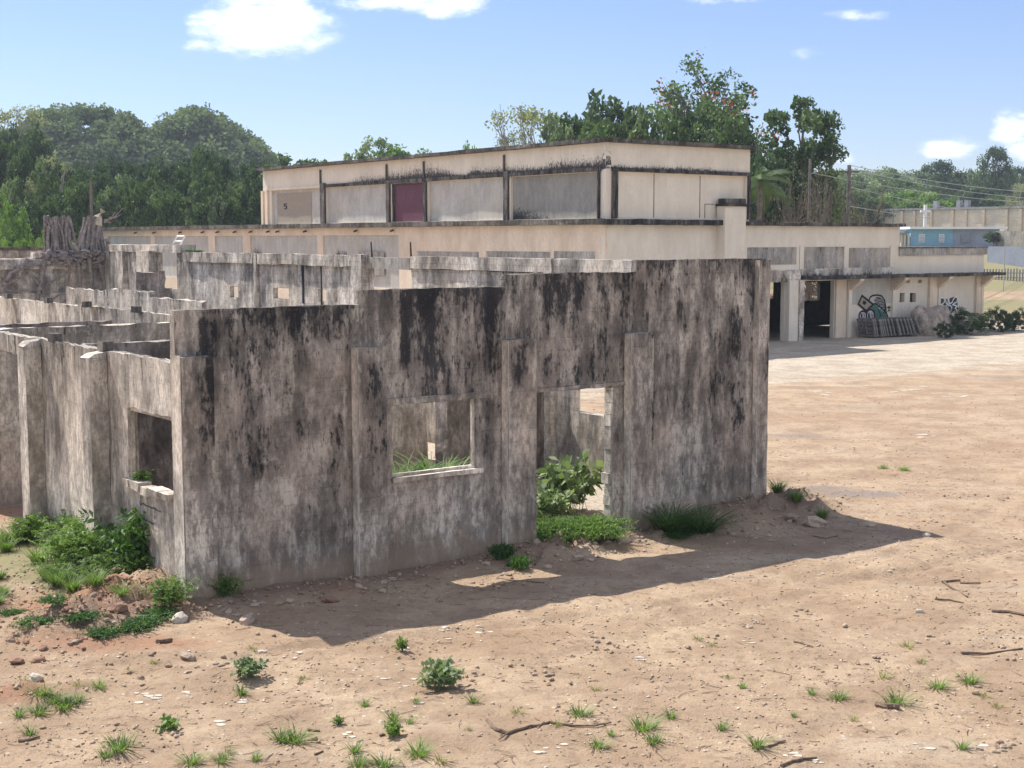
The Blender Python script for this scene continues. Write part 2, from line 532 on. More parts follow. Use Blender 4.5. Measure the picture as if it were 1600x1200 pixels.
def fast_mesh(name, V, Fs, attrs=None, uvs=True):
    """V (n,3), Fs (m,4) quads or list of lists"""
    me = bpy.data.meshes.new(name)
    if isinstance(Fs, np.ndarray):
        nf, k = Fs.shape
        me.vertices.add(len(V)); me.vertices.foreach_set('co', np.ascontiguousarray(V, np.float32).ravel())
        me.loops.add(nf * k); me.loops.foreach_set('vertex_index', Fs.astype(np.int32).ravel())
        me.polygons.add(nf)
        me.polygons.foreach_set('loop_start', np.arange(0, nf * k, k, dtype=np.int32))
        me.polygons.foreach_set('loop_total', np.full(nf, k, np.int32))
        me.update(calc_edges=True)
    else:
        me.from_pydata([tuple(map(float, v)) for v in V], [], Fs)
        me.update()
    if attrs:
        for k2, a in attrs.items():
            at = me.attributes.new(k2, 'FLOAT', 'POINT')
            at.data.foreach_set('value', np.asarray(a, np.float32))
    return me


def link(name, me, mat, parent=None, loc=None, smooth=False):
    o = bpy.data.objects.new(name, me)
    if mat is not None:
        me.materials.append(mat)
    if smooth:
        me.polygons.foreach_set('use_smooth', np.ones(len(me.polygons), bool))
    COL.objects.link(o)
    if parent is not None:
        o.parent = parent
    if loc is not None:
        o.location = [float(a) for a in loc]
    return o


def copy_tree(o, parent=None):
    c = o.copy()
    COL.objects.link(c)
    c.parent = parent
    for ch in [x for x in o.children]:
        copy_tree(ch, c)
    return c


class MB:
    """collects faces in world coordinates (or local), links them as one mesh"""

    def __init__(s):
        s.v = []; s.f = []; s.st = []; s.wa = []; s.ft = []

    def add(s, vs, fs, st=None, wa=None, ft=None):
        b = len(s.v)
        s.v += [tuple(map(float, v)) for v in vs]
        n = len(vs)
        s.st += list(st) if st is not None else [0.0] * n
        s.wa += list(wa) if wa is not None else [0.0] * n
        s.ft += list(ft) if ft is not None else [0.0] * n
        s.f += [[b + i for i in f] for f in fs]

    def box(s, u0, u1, v0, v1, z0, z1, frame=True, top=0.0, jit=0.0, ft=None):
        P = []
        for z in (z0, z1):
            for (a, b) in ((u0, v0), (u1, v0), (u1, v1), (u0, v1)):
                q = W(a, b, z) if frame else np.array([a, b, z])
                if jit: q = q + RNG.normal(0, jit, 3)
                P.append(q)
        s.add(P, [(0, 3, 2, 1), (4, 5, 6, 7), (0, 1, 5, 4), (1, 2, 6, 5), (2, 3, 7, 6), (3, 0, 4, 7)], [0, 0, 0, 0] + [top] * 4, None, ft)

    def gbox(s, u0, u1, v0, v1, z0, z1, cell=.25, jit=.012, st=None, foot=0.0, seed=3):
        """gridded box in the u,v frame with worn, uneven faces"""
        nu = max(1, int(round(abs(u1 - u0) / cell))); nv = max(1, int(round(abs(v1 - v0) / cell))); nz = max(1, int(round((z1 - z0) / cell)))
        us = np.linspace(u0, u1, nu + 1); vs_ = np.linspace(v0, v1, nv + 1); zs = np.linspace(z0, z1, nz + 1)
        idx = {}; pts = []

        def g(i, j, k):
            if (i, j, k) not in idx:
                idx[(i, j, k)] = len(pts); pts.append((us[i], vs_[j], zs[k]))
            return idx[(i, j, k)]
        fs = []
        for i in range(nu):
            for k in range(nz):
                fs.append([g(i, 0, k), g(i + 1, 0, k), g(i + 1, 0, k + 1), g(i, 0, k + 1)])
                fs.append([g(i + 1, nv, k), g(i, nv, k), g(i, nv, k + 1), g(i + 1, nv, k + 1)])
        for j in range(nv):
            for k in range(nz):
                fs.append([g(0, j + 1, k), g(0, j, k), g(0, j, k + 1), g(0, j + 1, k + 1)])
                fs.append([g(nu, j, k), g(nu, j + 1, k), g(nu, j + 1, k + 1), g(nu, j, k + 1)])
        for i in range(nu):
            for j in range(nv):
                fs.append([g(i, j, nz), g(i + 1, j, nz), g(i + 1, j + 1, nz), g(i, j + 1, nz)])
                fs.append([g(i, j + 1, 0), g(i + 1, j + 1, 0), g(i + 1, j, 0), g(i, j, 0)])
        A = np.array(pts)
        stv = np.zeros(len(A)) if st is None else st(A[:, 0], A[:, 1], A[:, 2])
        ft = np.clip(1 - (A[:, 2]) / .9, 0, 1) * (foot > 0)
        if jit:
            for c in range(3):
                A[:, c] += (fbm(pts_(A, 0) * 2.3, pts_(A, 1) * 2.3, pts_(A, 2) * 2.3, seed + c * 7, 3) - .5) * jit * 3.2
        Pw = ORG[None, :] + A[:, :1] * UX + A[:, 1:2] * VX
        Pw[:, 2] = A[:, 2]
        s.add(Pw, fs, stv, None, ft)

    def build(s, name, mat, parent=None, origin=None, uvmode=True, smooth=False, world=True):
        me = bpy.data.meshes.new(name)
        Vv = np.array(s.v)
        off = np.zeros(3)
        if parent is not None and world:
            off = np.array(parent.location)
            pp = parent.parent
            while pp is not None:
                off = off + np.array(pp.location); pp = pp.parent
        elif origin is not None:
            off = np.array(origin)
        me.from_pydata([tuple(map(float, q)) for q in (Vv - off)], [], s.f)
        me.update()
        if uvmode:
            uvl = me.uv_layers.new(name='UVMap')
            nl = len(me.loops)
            vi = np.empty(nl, np.int32); me.loops.foreach_get('vertex_index', vi)
            nrm = np.empty(len(me.polygons) * 3, np.float32); me.polygons.foreach_get('normal', nrm); nrm = nrm.reshape(-1, 3)
            lt = np.empty(len(me.polygons), np.int32); me.polygons.foreach_get('loop_total', lt)
            pn = np.repeat(nrm, lt, axis=0)
            P = Vv[vi] - ORG
            uu = P @ UX; vv = P @ VX; zz = P[:, 2]
            nz = np.abs(pn[:, 2]); nu = np.abs(pn @ UX); nv = np.abs(pn @ VX)
            A = np.where(nz > .75, uu, np.where(nv >= nu, uu, vv + 37.3))
            B = np.where(nz > .75, vv, zz)
            uvl.data.foreach_set('uv', np.stack([A, B], 1).astype(np.float32).ravel())
        for nme, arr in (('stain', s.st), ('wash', s.wa), ('foot', s.ft)):
            if any(a != 0 for a in arr):
                at = me.attributes.new(nme, 'FLOAT', 'POINT')
                at.data.foreach_set('value', np.asarray(arr, np.float32))
        o = link(name, me, mat, parent, None if parent is not None else off, smooth)
        bm = bmesh.new(); bm.from_mesh(me)
        bmesh.ops.recalc_face_normals(bm, faces=bm.faces)
        bm.to_mesh(me); bm.free()
        return o


def pts_(A, c):
    return A[:, c].copy()


def top_stain(prof, k=.75, fall=.5, freq=1.6, seed=5):
    def fn(s, z):
        zt = np.full(len(s), prof[0][2])
        for (a, b, t) in prof:
            zt = np.where((s >= a - 1e-6) & (s <= b + 1e-6), t, zt)
        d = np.clip(zt - z, 0, 10)
        n = vn(s * freq, z * .3, 0, seed)
        return k * np.exp(-d / (fall * (.3 + 1.6 * n))) * (.25 + .9 * n)
    return fn


def wall(mb, P0, P1, thick, prof, zb=-.3, openings=(), cell=.2, jit=.01, stain=None, wash=None, seed=0, chip=.02):
    """upright wall from P0 to P1 (u,v) with a stepped top profile [(s0,s1,ztop)] and openings (s0,s1,z0,z1)"""
    P0 = np.array(P0, float); P1 = np.array(P1, float)
    Ln = np.linalg.norm(P1 - P0); d = (P1 - P0) / Ln; n = np.array([-d[1], d[0]])
    sb = {0.0, Ln}; zs_ = {zb}
    for (a, b, t) in prof:
        sb |= {max(0, a), min(Ln, b)}; zs_.add(t)
    for (a, b, c, e) in openings:
        sb |= {min(max(a, 0), Ln), min(max(b, 0), Ln)}; zs_ |= {c, e}

    def fill(S):
        S = sorted(S); o = [S[0]]
        for a in S[1:]:
            if a - o[-1] < 1e-4: continue
            k = max(1, int(round((a - o[-1]) / cell)))
            st = o[-1]
            for i in range(1, k + 1): o.append(st + (a - st) * i / k)
        return np.array(o)
    S = fill(sb)
    Z = fill({z for z in zs_ if z >= zb})
    ns, nz = len(S) - 1, len(Z) - 1
    keep = np.zeros((ns, nz), bool)
    for i in range(ns):
        sc = (S[i] + S[i + 1]) / 2
        zt = max([t for (a, b, t) in prof if a <= sc <= b] or [zb])
        for k in range(nz):
            zc = (Z[k] + Z[k + 1]) / 2
            keep[i, k] = zc < zt and not any(a < sc < b and c < zc < e for (a, b, c, e) in openings)
    idx = {}; pts = []

    def g(i, k, f):
        key = (i, k, f)
        if key not in idx:
            idx[key] = len(pts); pts.append((S[i], Z[k], f * thick, i, k))
        return idx[key]
    fs = []

    def kp(i, k): return 0 <= i < ns and 0 <= k < nz and keep[i, k]
    border = set()
    for i in range(ns):
        for k in range(nz):
            if not keep[i, k]: continue
            fs.append([g(i, k, 0), g(i + 1, k, 0), g(i + 1, k + 1, 0), g(i, k + 1, 0)])
            fs.append([g(i + 1, k, 1), g(i, k, 1), g(i, k + 1, 1), g(i + 1, k + 1, 1)])
            if not kp(i - 1, k): fs.append([g(i, k, 1), g(i, k, 0), g(i, k + 1, 0), g(i, k + 1, 1)]); border |= {(i, k), (i, k + 1)}
            if not kp(i + 1, k): fs.append([g(i + 1, k, 0), g(i + 1, k, 1), g(i + 1, k + 1, 1), g(i + 1, k + 1, 0)]); border |= {(i + 1, k), (i + 1, k + 1)}
            if not kp(i, k - 1) and k > 0: fs.append([g(i, k, 1), g(i + 1, k, 1), g(i + 1, k, 0), g(i, k, 0)]); border |= {(i, k), (i + 1, k)}
            if not kp(i, k + 1): fs.append([g(i, k + 1, 0), g(i + 1, k + 1, 0), g(i + 1, k + 1, 1), g(i, k + 1, 1)]); border |= {(i, k + 1), (i + 1, k + 1)}
    A = np.array(pts)
    s_, z_, t_ = A[:, 0].copy(), A[:, 1].copy(), A[:, 2].copy()
    stv = (stain or top_stain(prof))(s_, z_)
    wav = wash(s_, z_) if wash is not None else np.zeros(len(s_))
    ft = np.clip(1 - z_ / .9, 0, 1)
    isb = np.array([((int(a[3]), int(a[4])) in border) for a in A])
    amp = np.where(isb, chip, 0)
    ds = (fbm(s_ * 3.1 + 5, z_ * 3.1, t_ * 5, seed + 1, 3) - .5) * 2 * jit + (vn(s_ * 7, z_ * 7, t_ * 9, seed + 2) - .5) * amp
    dz = (fbm(s_ * 1.4, z_ * 3.1, t_ * 5, seed + 3, 3) - .5) * 2 * jit + (vn(s_ * 7, z_ * 7, t_ * 9, seed + 4) - .5) * amp
    dt = (fbm(s_ * 1.7, z_ * 1.7, t_ * 5, seed + 5, 3) - .5) * 2.2 * jit
    s2 = s_ + np.where(isb | (s_ > 0), ds, 0); z2 = z_ + np.where(z_ > zb + .01, dz, 0); t2 = t_ + dt
    uu = P0[0] + d[0] * s2 + n[0] * t2; vv = P0[1] + d[1] * s2 + n[1] * t2
    Pw = ORG[None, :] + uu[:, None] * UX + vv[:, None] * VX
    Pw[:, 2] = z2
    mb.add(Pw, fs, stv, wav, ft)


def tube(mb, pts, r0, r1, sides=6, st=0.0, wob=0.0):
    """tapering tube through world points"""
    pts = [np.array(p, float) for p in pts]
    n = len(pts)
    rings = []
    for i, p in enumerate(pts):
        a = pts[max(0, i - 1)]; b = pts[min(n - 1, i + 1)]
        t = b - a; t = t / (np.linalg.norm(t) + 1e-9)
        ref = np.array([0, 0, 1.0]) if abs(t[2]) < .9 else np.array([1.0, 0, 0])
        e1 = np.cross(t, ref); e1 /= np.linalg.norm(e1); e2 = np.cross(t, e1)
        r = r0 + (r1 - r0) * i / max(1, n - 1)
        ring = []
        for k in range(sides):
            th = 2 * math.pi * k / sides
            rr = r * (1 + (random.random() - .5) * wob)
            ring.append(p + e1 * math.cos(th) * rr + e2 * math.sin(th) * rr)
        rings.append(ring)
    vs = [q for rg in rings for q in rg]
    fs = []
    for i in range(n - 1):
        for k in range(sides):
            a = i * sides + k; b = i * sides + (k + 1) % sides
            fs.append([a, b, b + sides, a + sides])
    fs.append(list(range(sides))[::-1]); fs.append([(n - 1) * sides + k for k in range(sides)])
    mb.add(vs, fs)


# ------------------------------------------------------------------ ground
def P2(px, py, z=0.0):
    q = hz(px, py, z)
    return q[0], q[1]


MOUNDS = []      # x, y, rx, ry, h, angle in frame


def mound(px, py, ru, rv, h, rough=.5):
    x, y = P2(px, py)
    MOUNDS.append((x, y, ru, rv, h, rough))


mound(110, 985, .8, .55, .20, 1.3); mound(170, 955, .9, .6, .24, 1.3); mound(235, 935, .7, .6, .22, 1.2)
mound(60, 940, .9, .6, .12, .8); mound(30, 1095, .7, .4, .10, 1.3); mound(120, 900, 1.2, 1.0, .12, .8)
mound(340, 945, .6, .5, .10, 1.0); mound(520, 922, .9, .45, .10, 1.0); mound(700, 893, .9, .4, .07, .8)
mound(800, 872, .8, .4, .12, 1.0); mound(885, 862, .75, .5, .20, 1.3); mound(960, 848, .6, .4, .14, 1.3)
mound(1050, 832, .9, .45, .12, 1.1); mound(1130, 815, 1.0, .45, .20, 1.2); mound(1190, 803, .8, .5, .22, 1.3); mound(1252, 790, .7, .4, .18, 1.8)
mound(1290, 798, .6, .35, .12, 1.5); mound(1225, 784, .6, .4, .14, 1.6); mound(780, 920, .5, .3, .06, 2.0); mound(1480, 560, 3, 2, .0, 1)


def ground_h(x, y, fine=True):
    x = np.asarray(x, float); y = np.asarray(y, float)
    h = 4.0 * sstep(97, 150, y + .18 * np.minimum(x, 0)) + 14.0 * sstep(330, 1500, y)
    near = 1 - sstep(45, 90, y)
    h = h + near * .09 * (fbm(x * .25, y * .25, 0, 3, 3) - .5)
    h = h + (1 - near) * .5 * (fbm(x * .05, y * .05, 0, 5, 3) - .5) * sstep(80, 110, y)
    if fine:
        w = near
        h = h + w * .045 * (fbm(x * 1.3, y * 1.3, 0, 9, 4) - .5) + w * .022 * (fbm(x * 5, y * 5, 0, 19, 2) - .5)
        rough = sstep(.60, .78, fbm(x * .55 + 9, y * .8, 0, 29, 3))
        h = h + w * rough * .07 * (fbm(x * 4, y * 4, 0, 39, 3))
    if fine:
        dx0, dy0 = x - ORG[0], y - ORG[1]
        uu = dx0 * UX[0] + dy0 * UX[1]; vv = dx0 * VX[0] + dy0 * VX[1]
        for (v0, c_) in ((-4.2, .010), (-5.9, .010), (-7.6, -.012), (-2.9, .012)):
            d_ = vv - v0 - 1.2 * np.sin(uu * .16 + v0) - c_ * (uu - 6) ** 2
            h = h - near * .03 * np.exp(-(d_ / .14) ** 2) * (.4 + vn(uu * .7, v0 + 0 * uu, 0, 71)) + near * .02 * np.exp(-((np.abs(d_) - .24) / .09) ** 2) * vn(uu * 3, vv * 3, 0, 72)
    for (mx, my, ru, rv, hh, ro) in MOUNDS:
        if hh == 0: continue
        dx, dy = x - mx, y - my
        a = (dx * UX[0] + dy * UX[1]) / ru; b = (dx * VX[0] + dy * VX[1]) / rv
        g = np.exp(-(a * a + b * b) * 1.1)
        h = h + hh * g * (1 + (ro * 1.6 * (fbm(x * 5.3, y * 5.3, 0, 49, 4) - .5) if fine else 0))
    return h


def gz(x, y):
    return float(ground_h(np.array([x]), np.array([y]))[0])


def GP(px, py):
    """ground point under an image position, on the real terrain"""
    z = 0.0
    for _ in range(4):
        q = hz(px, py, z); z = gz(q[0], q[1])
    q[2] = z
    return q


def build_ground():
    def axis(parts):
        out = []
        for (a, b, st) in parts:
            out += list(np.arange(a, b, st))
        out.append(parts[-1][1])
        return np.array(out)
    xs = axis([(-3000, -600, 300), (-600, -120, 40), (-120, -30, 6), (-30, -12, .7), (-12, 12, .09), (12, 40, .7), (40, 120, 6), (120, 600, 40), (600, 3000, 300)])
    ys = axis([(-400, 0, 60), (0, 11, 1.5), (11, 24, .09), (24, 34, .16), (34, 60, .5), (60, 160, 2.2), (160, 400, 20), (400, 1000, 100), (1000, 6000, 500)])
    X, Y = np.meshgrid(xs, ys, indexing='ij')
    x, y = X.ravel(), Y.ravel()
    z = ground_h(x, y)
    nx, ny = len(xs), len(ys)
    i, j = np.meshgrid(np.arange(nx - 1), np.arange(ny - 1), indexing='ij')
    a = (i * ny + j).ravel()
    Fs = np.stack([a, a + ny, a + ny + 1, a + 1], 1)
    dx, dy = x - ORG[0], y - ORG[1]
    u = dx * UX[0] + dy * UX[1]; v = dx * VX[0] + dy * VX[1]
    apron = sstep(9.0, 22, v + .12 * (u - 30)) * sstep(10, 16, u) * (1 - sstep(60, 72, u)) * (1 - sstep(36, 42, v))
    slab = sstep(-.1, .3, u) * sstep(.7, 1.3, v) * (1 - sstep(11, 11.3, u)) * (1 - sstep(30, 34, v))
    def blob(px, py, ru, rv, k=1.0):
        qx, qy = P2(px, py)
        return k * np.exp(-(((x - qx) / ru) ** 2 + ((y - qy) / rv) ** 2))
    red = np.maximum.reduce([blob(150, 960, 1.6, .9), blob(180, 1010, 1.6, .5, .8), blob(20, 1090, .8, .5), blob(20, 800, 1.5, 1.2, .8), blob(520, 925, .7, .4, .8), blob(760, 920, .7, .3, .5), blob(1265, 797, .8, .4, .5)])
    asphalt = np.maximum.reduce([blob(1340, 775, 1.1, .55), blob(1270, 765, 1.2, .6, .8), blob(1240, 680, 1.3, .6, .7), blob(1420, 650, 3, 1.4, .55), blob(1560, 590, 4, 2.5, .5), blob(1250, 740, 1.4, .4, .6), blob(1500, 690, 2.4, .7, .35), blob(1300, 640, 3, 1, .4)])
    # darker loose soil along the foot of the front wall
    soil = np.exp(-(np.clip(-v - .1, 0, 9) / .8) ** 2) * sstep(-.4, .1, u) * (1 - sstep(12.2, 13.2, u)) * (v < .4)
    soil = np.maximum(soil, .8 * np.exp(-((u + 1) ** 2 / 3 + (v + .3) ** 2 / .6)))
    grass = sstep(97, 103, y) * (1 - .8 * np.exp(-((y - 109.5) / 3.5) ** 2)) + .75 * np.exp(-((u + 1.0) / .8) ** 2) * sstep(.5, 1.2, v) * (1 - sstep(5, 7, v)) + .6 * sstep(66, 74, u) * (y < 100)
    grass = np.clip(grass, 0, 1)
    me = fast_mesh('ground', np.stack([x, y, z], 1), Fs, dict(apron=apron, slab=slab, red=red, asphalt=asphalt, soil=soil, grass=grass))
    o = link('ground', me, M['ground'], smooth=True)
    tag(o, kind='structure')
    GRID.update(xs=xs, ys=ys, Z=z.reshape(nx, ny))


GRID = {}
build_ground()


def gz(x, y):
    xs, ys, Z = GRID['xs'], GRID['ys'], GRID['Z']
    i = int(np.clip(np.searchsorted(xs, x) - 1, 0, len(xs) - 2)); j = int(np.clip(np.searchsorted(ys, y) - 1, 0, len(ys) - 2))
    a = min(1, max(0, (x - xs[i]) / (xs[i + 1] - xs[i]))); b = min(1, max(0, (y - ys[j]) / (ys[j + 1] - ys[j])))
    return float(Z[i, j] * (1 - a) * (1 - b) + Z[i + 1, j] * a * (1 - b) + Z[i, j + 1] * (1 - a) * b + Z[i + 1, j + 1] * a * b)

# ------------------------------------------------------------------ the roofless block in front
VWALL = .15
LF = 11.37
ruin = empty('roofless_concrete_building', W(0, 0), 'roofless weathered grey concrete shell with stepped wall top and empty openings, nearest in the yard', 'building')
Z1, Z2, Z3, Z4 = 4.045, 4.25, 4.445, 4.64
S1, S2, S3 = 2.86, 5.50, 8.26
front_prof = [(0, S1, Z1), (S1, S2, Z2), (S2, S3, Z3), (S3, LF, Z4)]
WIN = (3.40, 4.94, 1.42, 2.52)
DOOR = (6.06, 7.72, -.3, 2.53)
# stains noted on the wall: image rectangles turned into u,z extents
_pt = [(305, 345, 498, 560, 1.0), (318, 336, 520, 720, 1.0), (345, 368, 492, 530, .7), (385, 402, 488, 520, .8), (400, 452, 486, 528, .72), (455, 468, 484, 540, 1.1), (476, 535, 482, 532, .9),
       (295, 318, 575, 700, .85), (622, 640, 462, 575, 1.05), (645, 664, 468, 575, .85), (690, 745, 462, 500, .5), (580, 620, 460, 480, .3), (555, 588, 570, 630, .6), (440, 545, 655, 705, .45), (350, 390, 650, 690, .35),
       (478, 500, 560, 590, .4), (790, 808, 538, 600, .8), (838, 870, 560, 605, .6), (880, 892, 434, 475, .9), (900, 912, 440, 480, 1.0), (870, 985, 440, 470, .35), (890, 945, 555, 602, .6), (820, 835, 440, 560, .35),
       (1008, 1022, 570, 690, .85), (1060, 1068, 470, 520, .8), (1095, 1150, 470, 545, .42), (1140, 1158, 480, 560, .8), (1140, 1160, 600, 670, .75), (1085, 1135, 590, 620, .45), (1180, 1198, 545, 592, .95),
       (1178, 1198, 415, 470, .4), (1010, 1160, 410, 440, .28), (1030, 1060, 610, 650, .35), (1030, 1050, 735, 765, .5), (800, 1000, 440, 610, .34), (600, 745, 470, 610, .26), (1010, 1165, 430, 640, .30), (300, 560, 500, 620, .22), (470, 545, 700, 800, .38), (295, 345, 560, 760, .45), (555, 592, 580, 700, .35), (745, 790, 600, 700, .25), (1020, 1150, 640, 720, .2), (700, 745, 560, 615, .3), (590, 622, 480, 560, .25), (1110, 1150, 735, 760, .45)]
PATCH = []
for (a, b, c, e, k) in _pt:
    u0, z1 = hv(a, c, 0.0); u1, z0 = hv(b, e, 0.0)
    PATCH.append((u0, u1, z0, z1, k))


def front_stain(s, z):
    o = top_stain(front_prof, .95, .75, 1.7, 5)(s, z)
    o = o + .42 * sstep(.45, .7, fbm(s * .9, z * .5, 0, 77, 3)) * sstep(.9, 1.8, z)
    for (u0, u1, z0, z1, k) in PATCH:
        wu = (u1 - u0) / 2; cu = (u0 + u1) / 2
        a = 1 - sstep(.6, 1.35, np.abs(s - cu) / wu)
        b = sstep(z0 - .25, z0 + .2, z) * (1 - sstep(z1 - .02, z1 + .08, z))
        o = np.maximum(o, k * 1.15 * a * b)
    return o - .45 * (1 - sstep(.2, 1.1, z))


_ws = []
for (a, b, c, e, k) in [(380, 480, 740, 800, .9), (400, 450, 660, 735, .5), (600, 750, 700, 732, .1), (600, 625, 480, 600, .4), (1040, 1110, 655, 720, .8), (1085, 1150, 690, 770, .5), (535, 545, 480, 870, .8), (690, 730, 440, 520, .4),
                        (855, 870, 430, 560, .3), (405, 470, 820, 850, .6), (1010, 1080, 700, 740, .5), (650, 700, 590, 625, .4), (390, 405, 480, 560, .5)]:
    u0, z1 = hv(a, c, 0.0); u1, z0 = hv(b, e, 0.0)
    _ws.append((u0, u1, z0, z1, k))


def front_wash(s, z):
    o = .25 * sstep(.5, .7, fbm(s * 1.1, z * .6, 0, 88, 3)) * (1 - sstep(1.5, 3.0, z))
    for (u0, u1, z0, z1, k) in _ws:
        a = 1 - sstep(.4, 1.4, np.abs(s - (u0 + u1) / 2) / ((u1 - u0) / 2)); b = 1 - sstep(.4, 1.4, np.abs(z - (z0 + z1) / 2) / ((z1 - z0) / 2))
        o = np.maximum(o, k * a * b)
    return o


# front wall, one panel per stepped bay
for n_, (a, b, t) in enumerate(front_prof):
    mb = MB()
    ops = []
    for (p, q, r, s_) in (WIN, DOOR):
        if p < b and q > a: ops.append((p - a, q - a, r, s_))
    fsn = (lambda a0: (lambda s, z: front_stain(s + a0, z)))(a)
    fwn = (lambda a0: (lambda s, z: front_wash(s + a0, z)))(a)
    wall(mb, (a, 0), (b, 0), VWALL + (.0 if n_ % 2 else .003), [(0, b - a, t)], -.3, ops, .09, .007, fsn, fwn, seed=10, chip=.025)
    o = mb.build('wall_panel', M['front'], ruin)
    o['label'] = ['lowest stepped wall panel with black runs', 'wall panel with the empty window', 'wall panel with the doorway', 'tallest blank wall panel at the right end'][n_]
# piers on the front
PIERS = [(.0, .46, -.18, 3.42, 'edge'), (2.72, 3.20, -.18, 3.42, 0), (5.44, 5.99, -.18, 3.42, 0), (8.0, 8.50, -.18, 3.42, 0), (11.10, 11.37, -.12, 4.62, 0)]
for (a, b, v0, zt, _) in PIERS:
    mb = MB()
    mb.gbox(a, b, v0, -.003, -.3, zt, .14, .008, lambda u, v, z: front_stain(u, z) * .9, 1); k0 = len(mb.wa)
    mb.wa = [.75 if abs((np.array(q) - ORG) @ UX - a) < .05 else 0 for q in mb.v]  # left faces of the piers lightened, side light put into the colour
    if False:
        i0 = len(mb.v)
        P = [W(a, v0, zt), W(b, v0, zt), W(b, -.004, zt), W(a, -.004, zt), W(a + .03, -.05, zt + .07), W(b - .03, -.05, zt + .075), W(b - .05, -.004, zt + .09), W(a + .04, -.004, zt + .08)]
        P = [p + RNG.normal(0, .008, 3) for p in P]
        mb.add(P, [(0, 1, 5, 4), (4, 5, 6, 7), (0, 4, 7, 3), (1, 2, 6, 5)], [.25] * 8)
    mb.build('pier', M['front'], ruin)
    if a > 0:       # added paler flank strip, side light put into its colour
        mb = MB(); mb.gbox(a - .012, a - .002, v0 + .004, -.006, -.3, zt - .01, .14, .003, lambda u, v, z: .25 * front_stain(u, z), 1); mb.build('lit_pier_flank', M['edge'], ruin)
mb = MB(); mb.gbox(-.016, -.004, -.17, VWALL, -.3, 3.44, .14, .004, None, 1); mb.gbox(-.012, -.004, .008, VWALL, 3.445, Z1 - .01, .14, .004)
mb.build('lit_corner_strip', M['edge'], ruin)  # added pale strip, sunlight on the corner's left face put into its colour
# window trim
mb = MB()
mb.gbox(WIN[0] - .02, WIN[1] + .10, -.05, .17, WIN[2] - .07, WIN[2] + .004, .2, .006)
mb.build('window_sill', M['edge'], ruin)
mb = MB()
mb.gbox(WIN[0], WIN[1] + .004, .05, .10, WIN[2] + .006, WIN[2] + .05, .2, .003); mb.gbox(WIN[1] - .045, WIN[1] + .004, .05, .10, WIN[2] + .053, WIN[3] + .004, .2, .003)
mb.gbox(WIN[0], WIN[0] + .03, .05, .10, WIN[2] + .053, WIN[3], .2, .003)
mb.build('window_frame', M['edge'], ruin)
mb = MB()
mb.gbox(WIN[0] - .25, WIN[1] + .28, -.025, -.003, WIN[3] + .003, WIN[3] + .10, .2, .008)
mb.build('lintel', M['front'], ruin)
# door jamb, worn block ends
mb = MB()
z = .12
k = 0
while z < 2.5:
    h = .2 if z > 1.2 else .19
    h = min(h, 2.52 - z)
    w = .02 + .025 * random.random() + (.05 if .75 < z < .95 else 0)
    mb.gbox(DOOR[1] - w, DOOR[1] + .012, -.012, .16, z + .004, z + h - .006, .12, .006)
    z += h; k += 1
mb.build('door_jamb', M['edge'], ruin)
mb = MB()
mb.gbox(DOOR[0] - .05, DOOR[1] + .3, -.03, -.003, DOOR[3] + .01, DOOR[3] + .07, .2, .008)
mb.build('lintel', M['front'], ruin)

# side wall to the left (outer face u=0), piers and the window by the corner
ZS = 3.33
side_ops = [(.26 - .15, 1.86 - .15, 1.46, 2.56), (6.1 - .15, 8.7 - .15, -.3, 3.0)]
mb = MB()
wall(mb, (0.03, VWALL + .005), (0.03, 14.0), -.15, [(0, 14, ZS)], -.3, side_ops, .12, .008, None, lambda s, z: .5 * sstep(.4, .7, vn(s * 1.4, z * .5, 0, 6)), seed=40, chip=.05)
mb.build('side_wall', M['side'], ruin)
for (v0, v1) in ((2.62, 2.98), (5.62, 6.02), (8.75, 9.1), (11.6, 12.0)):
    mb = MB()
    mb.gbox(-.25, .026, v0, v1, -.3, 3.22, .14, .009, None, 1)
    P = [W(-.25, v0, 3.22), W(.02, v0, 3.22), W(.02, v1, 3.22), W(-.25, v1, 3.22), W(-.16, v0 + .03, 3.29), W(.02, v0 + .03, 3.315), W(.02, v1 - .03, 3.32), W(-.15, v1 - .03, 3.29)]
    P = [p + RNG.normal(0, .01, 3) for p in P]
    mb.add(P, [(0, 1, 5, 4), (4, 5, 6, 7), (0, 4, 7, 3), (2, 3, 7, 6), (1, 2, 6, 5)])
    mb.build('pier', M['side'], ruin)
mb = MB()      # timber-like raw edge frame inside the corner window
mb.gbox(.06, .12, 1.83, 1.90, 1.47, 2.55, .2, .005); mb.gbox(.06, .12, .28, 1.83, 2.51, 2.57, .2, .004)
mb.build('window_frame', M['edge'], ruin)
mb = MB()
for (a, b, zt) in ((.30, .62, 1.50), (.63, .98, 1.49), (1.0, 1.30, 1.46), (1.34, 1.66, 1.49), (1.68, 1.9, 1.50)):
    mb.gbox(-.05 + random.uniform(-.02, .02), .16, a, b, zt - .10, zt + random.uniform(-.01, .02), .12, .014)
mb.build('broken_sill', M['edge'], ruin)
mb = MB()
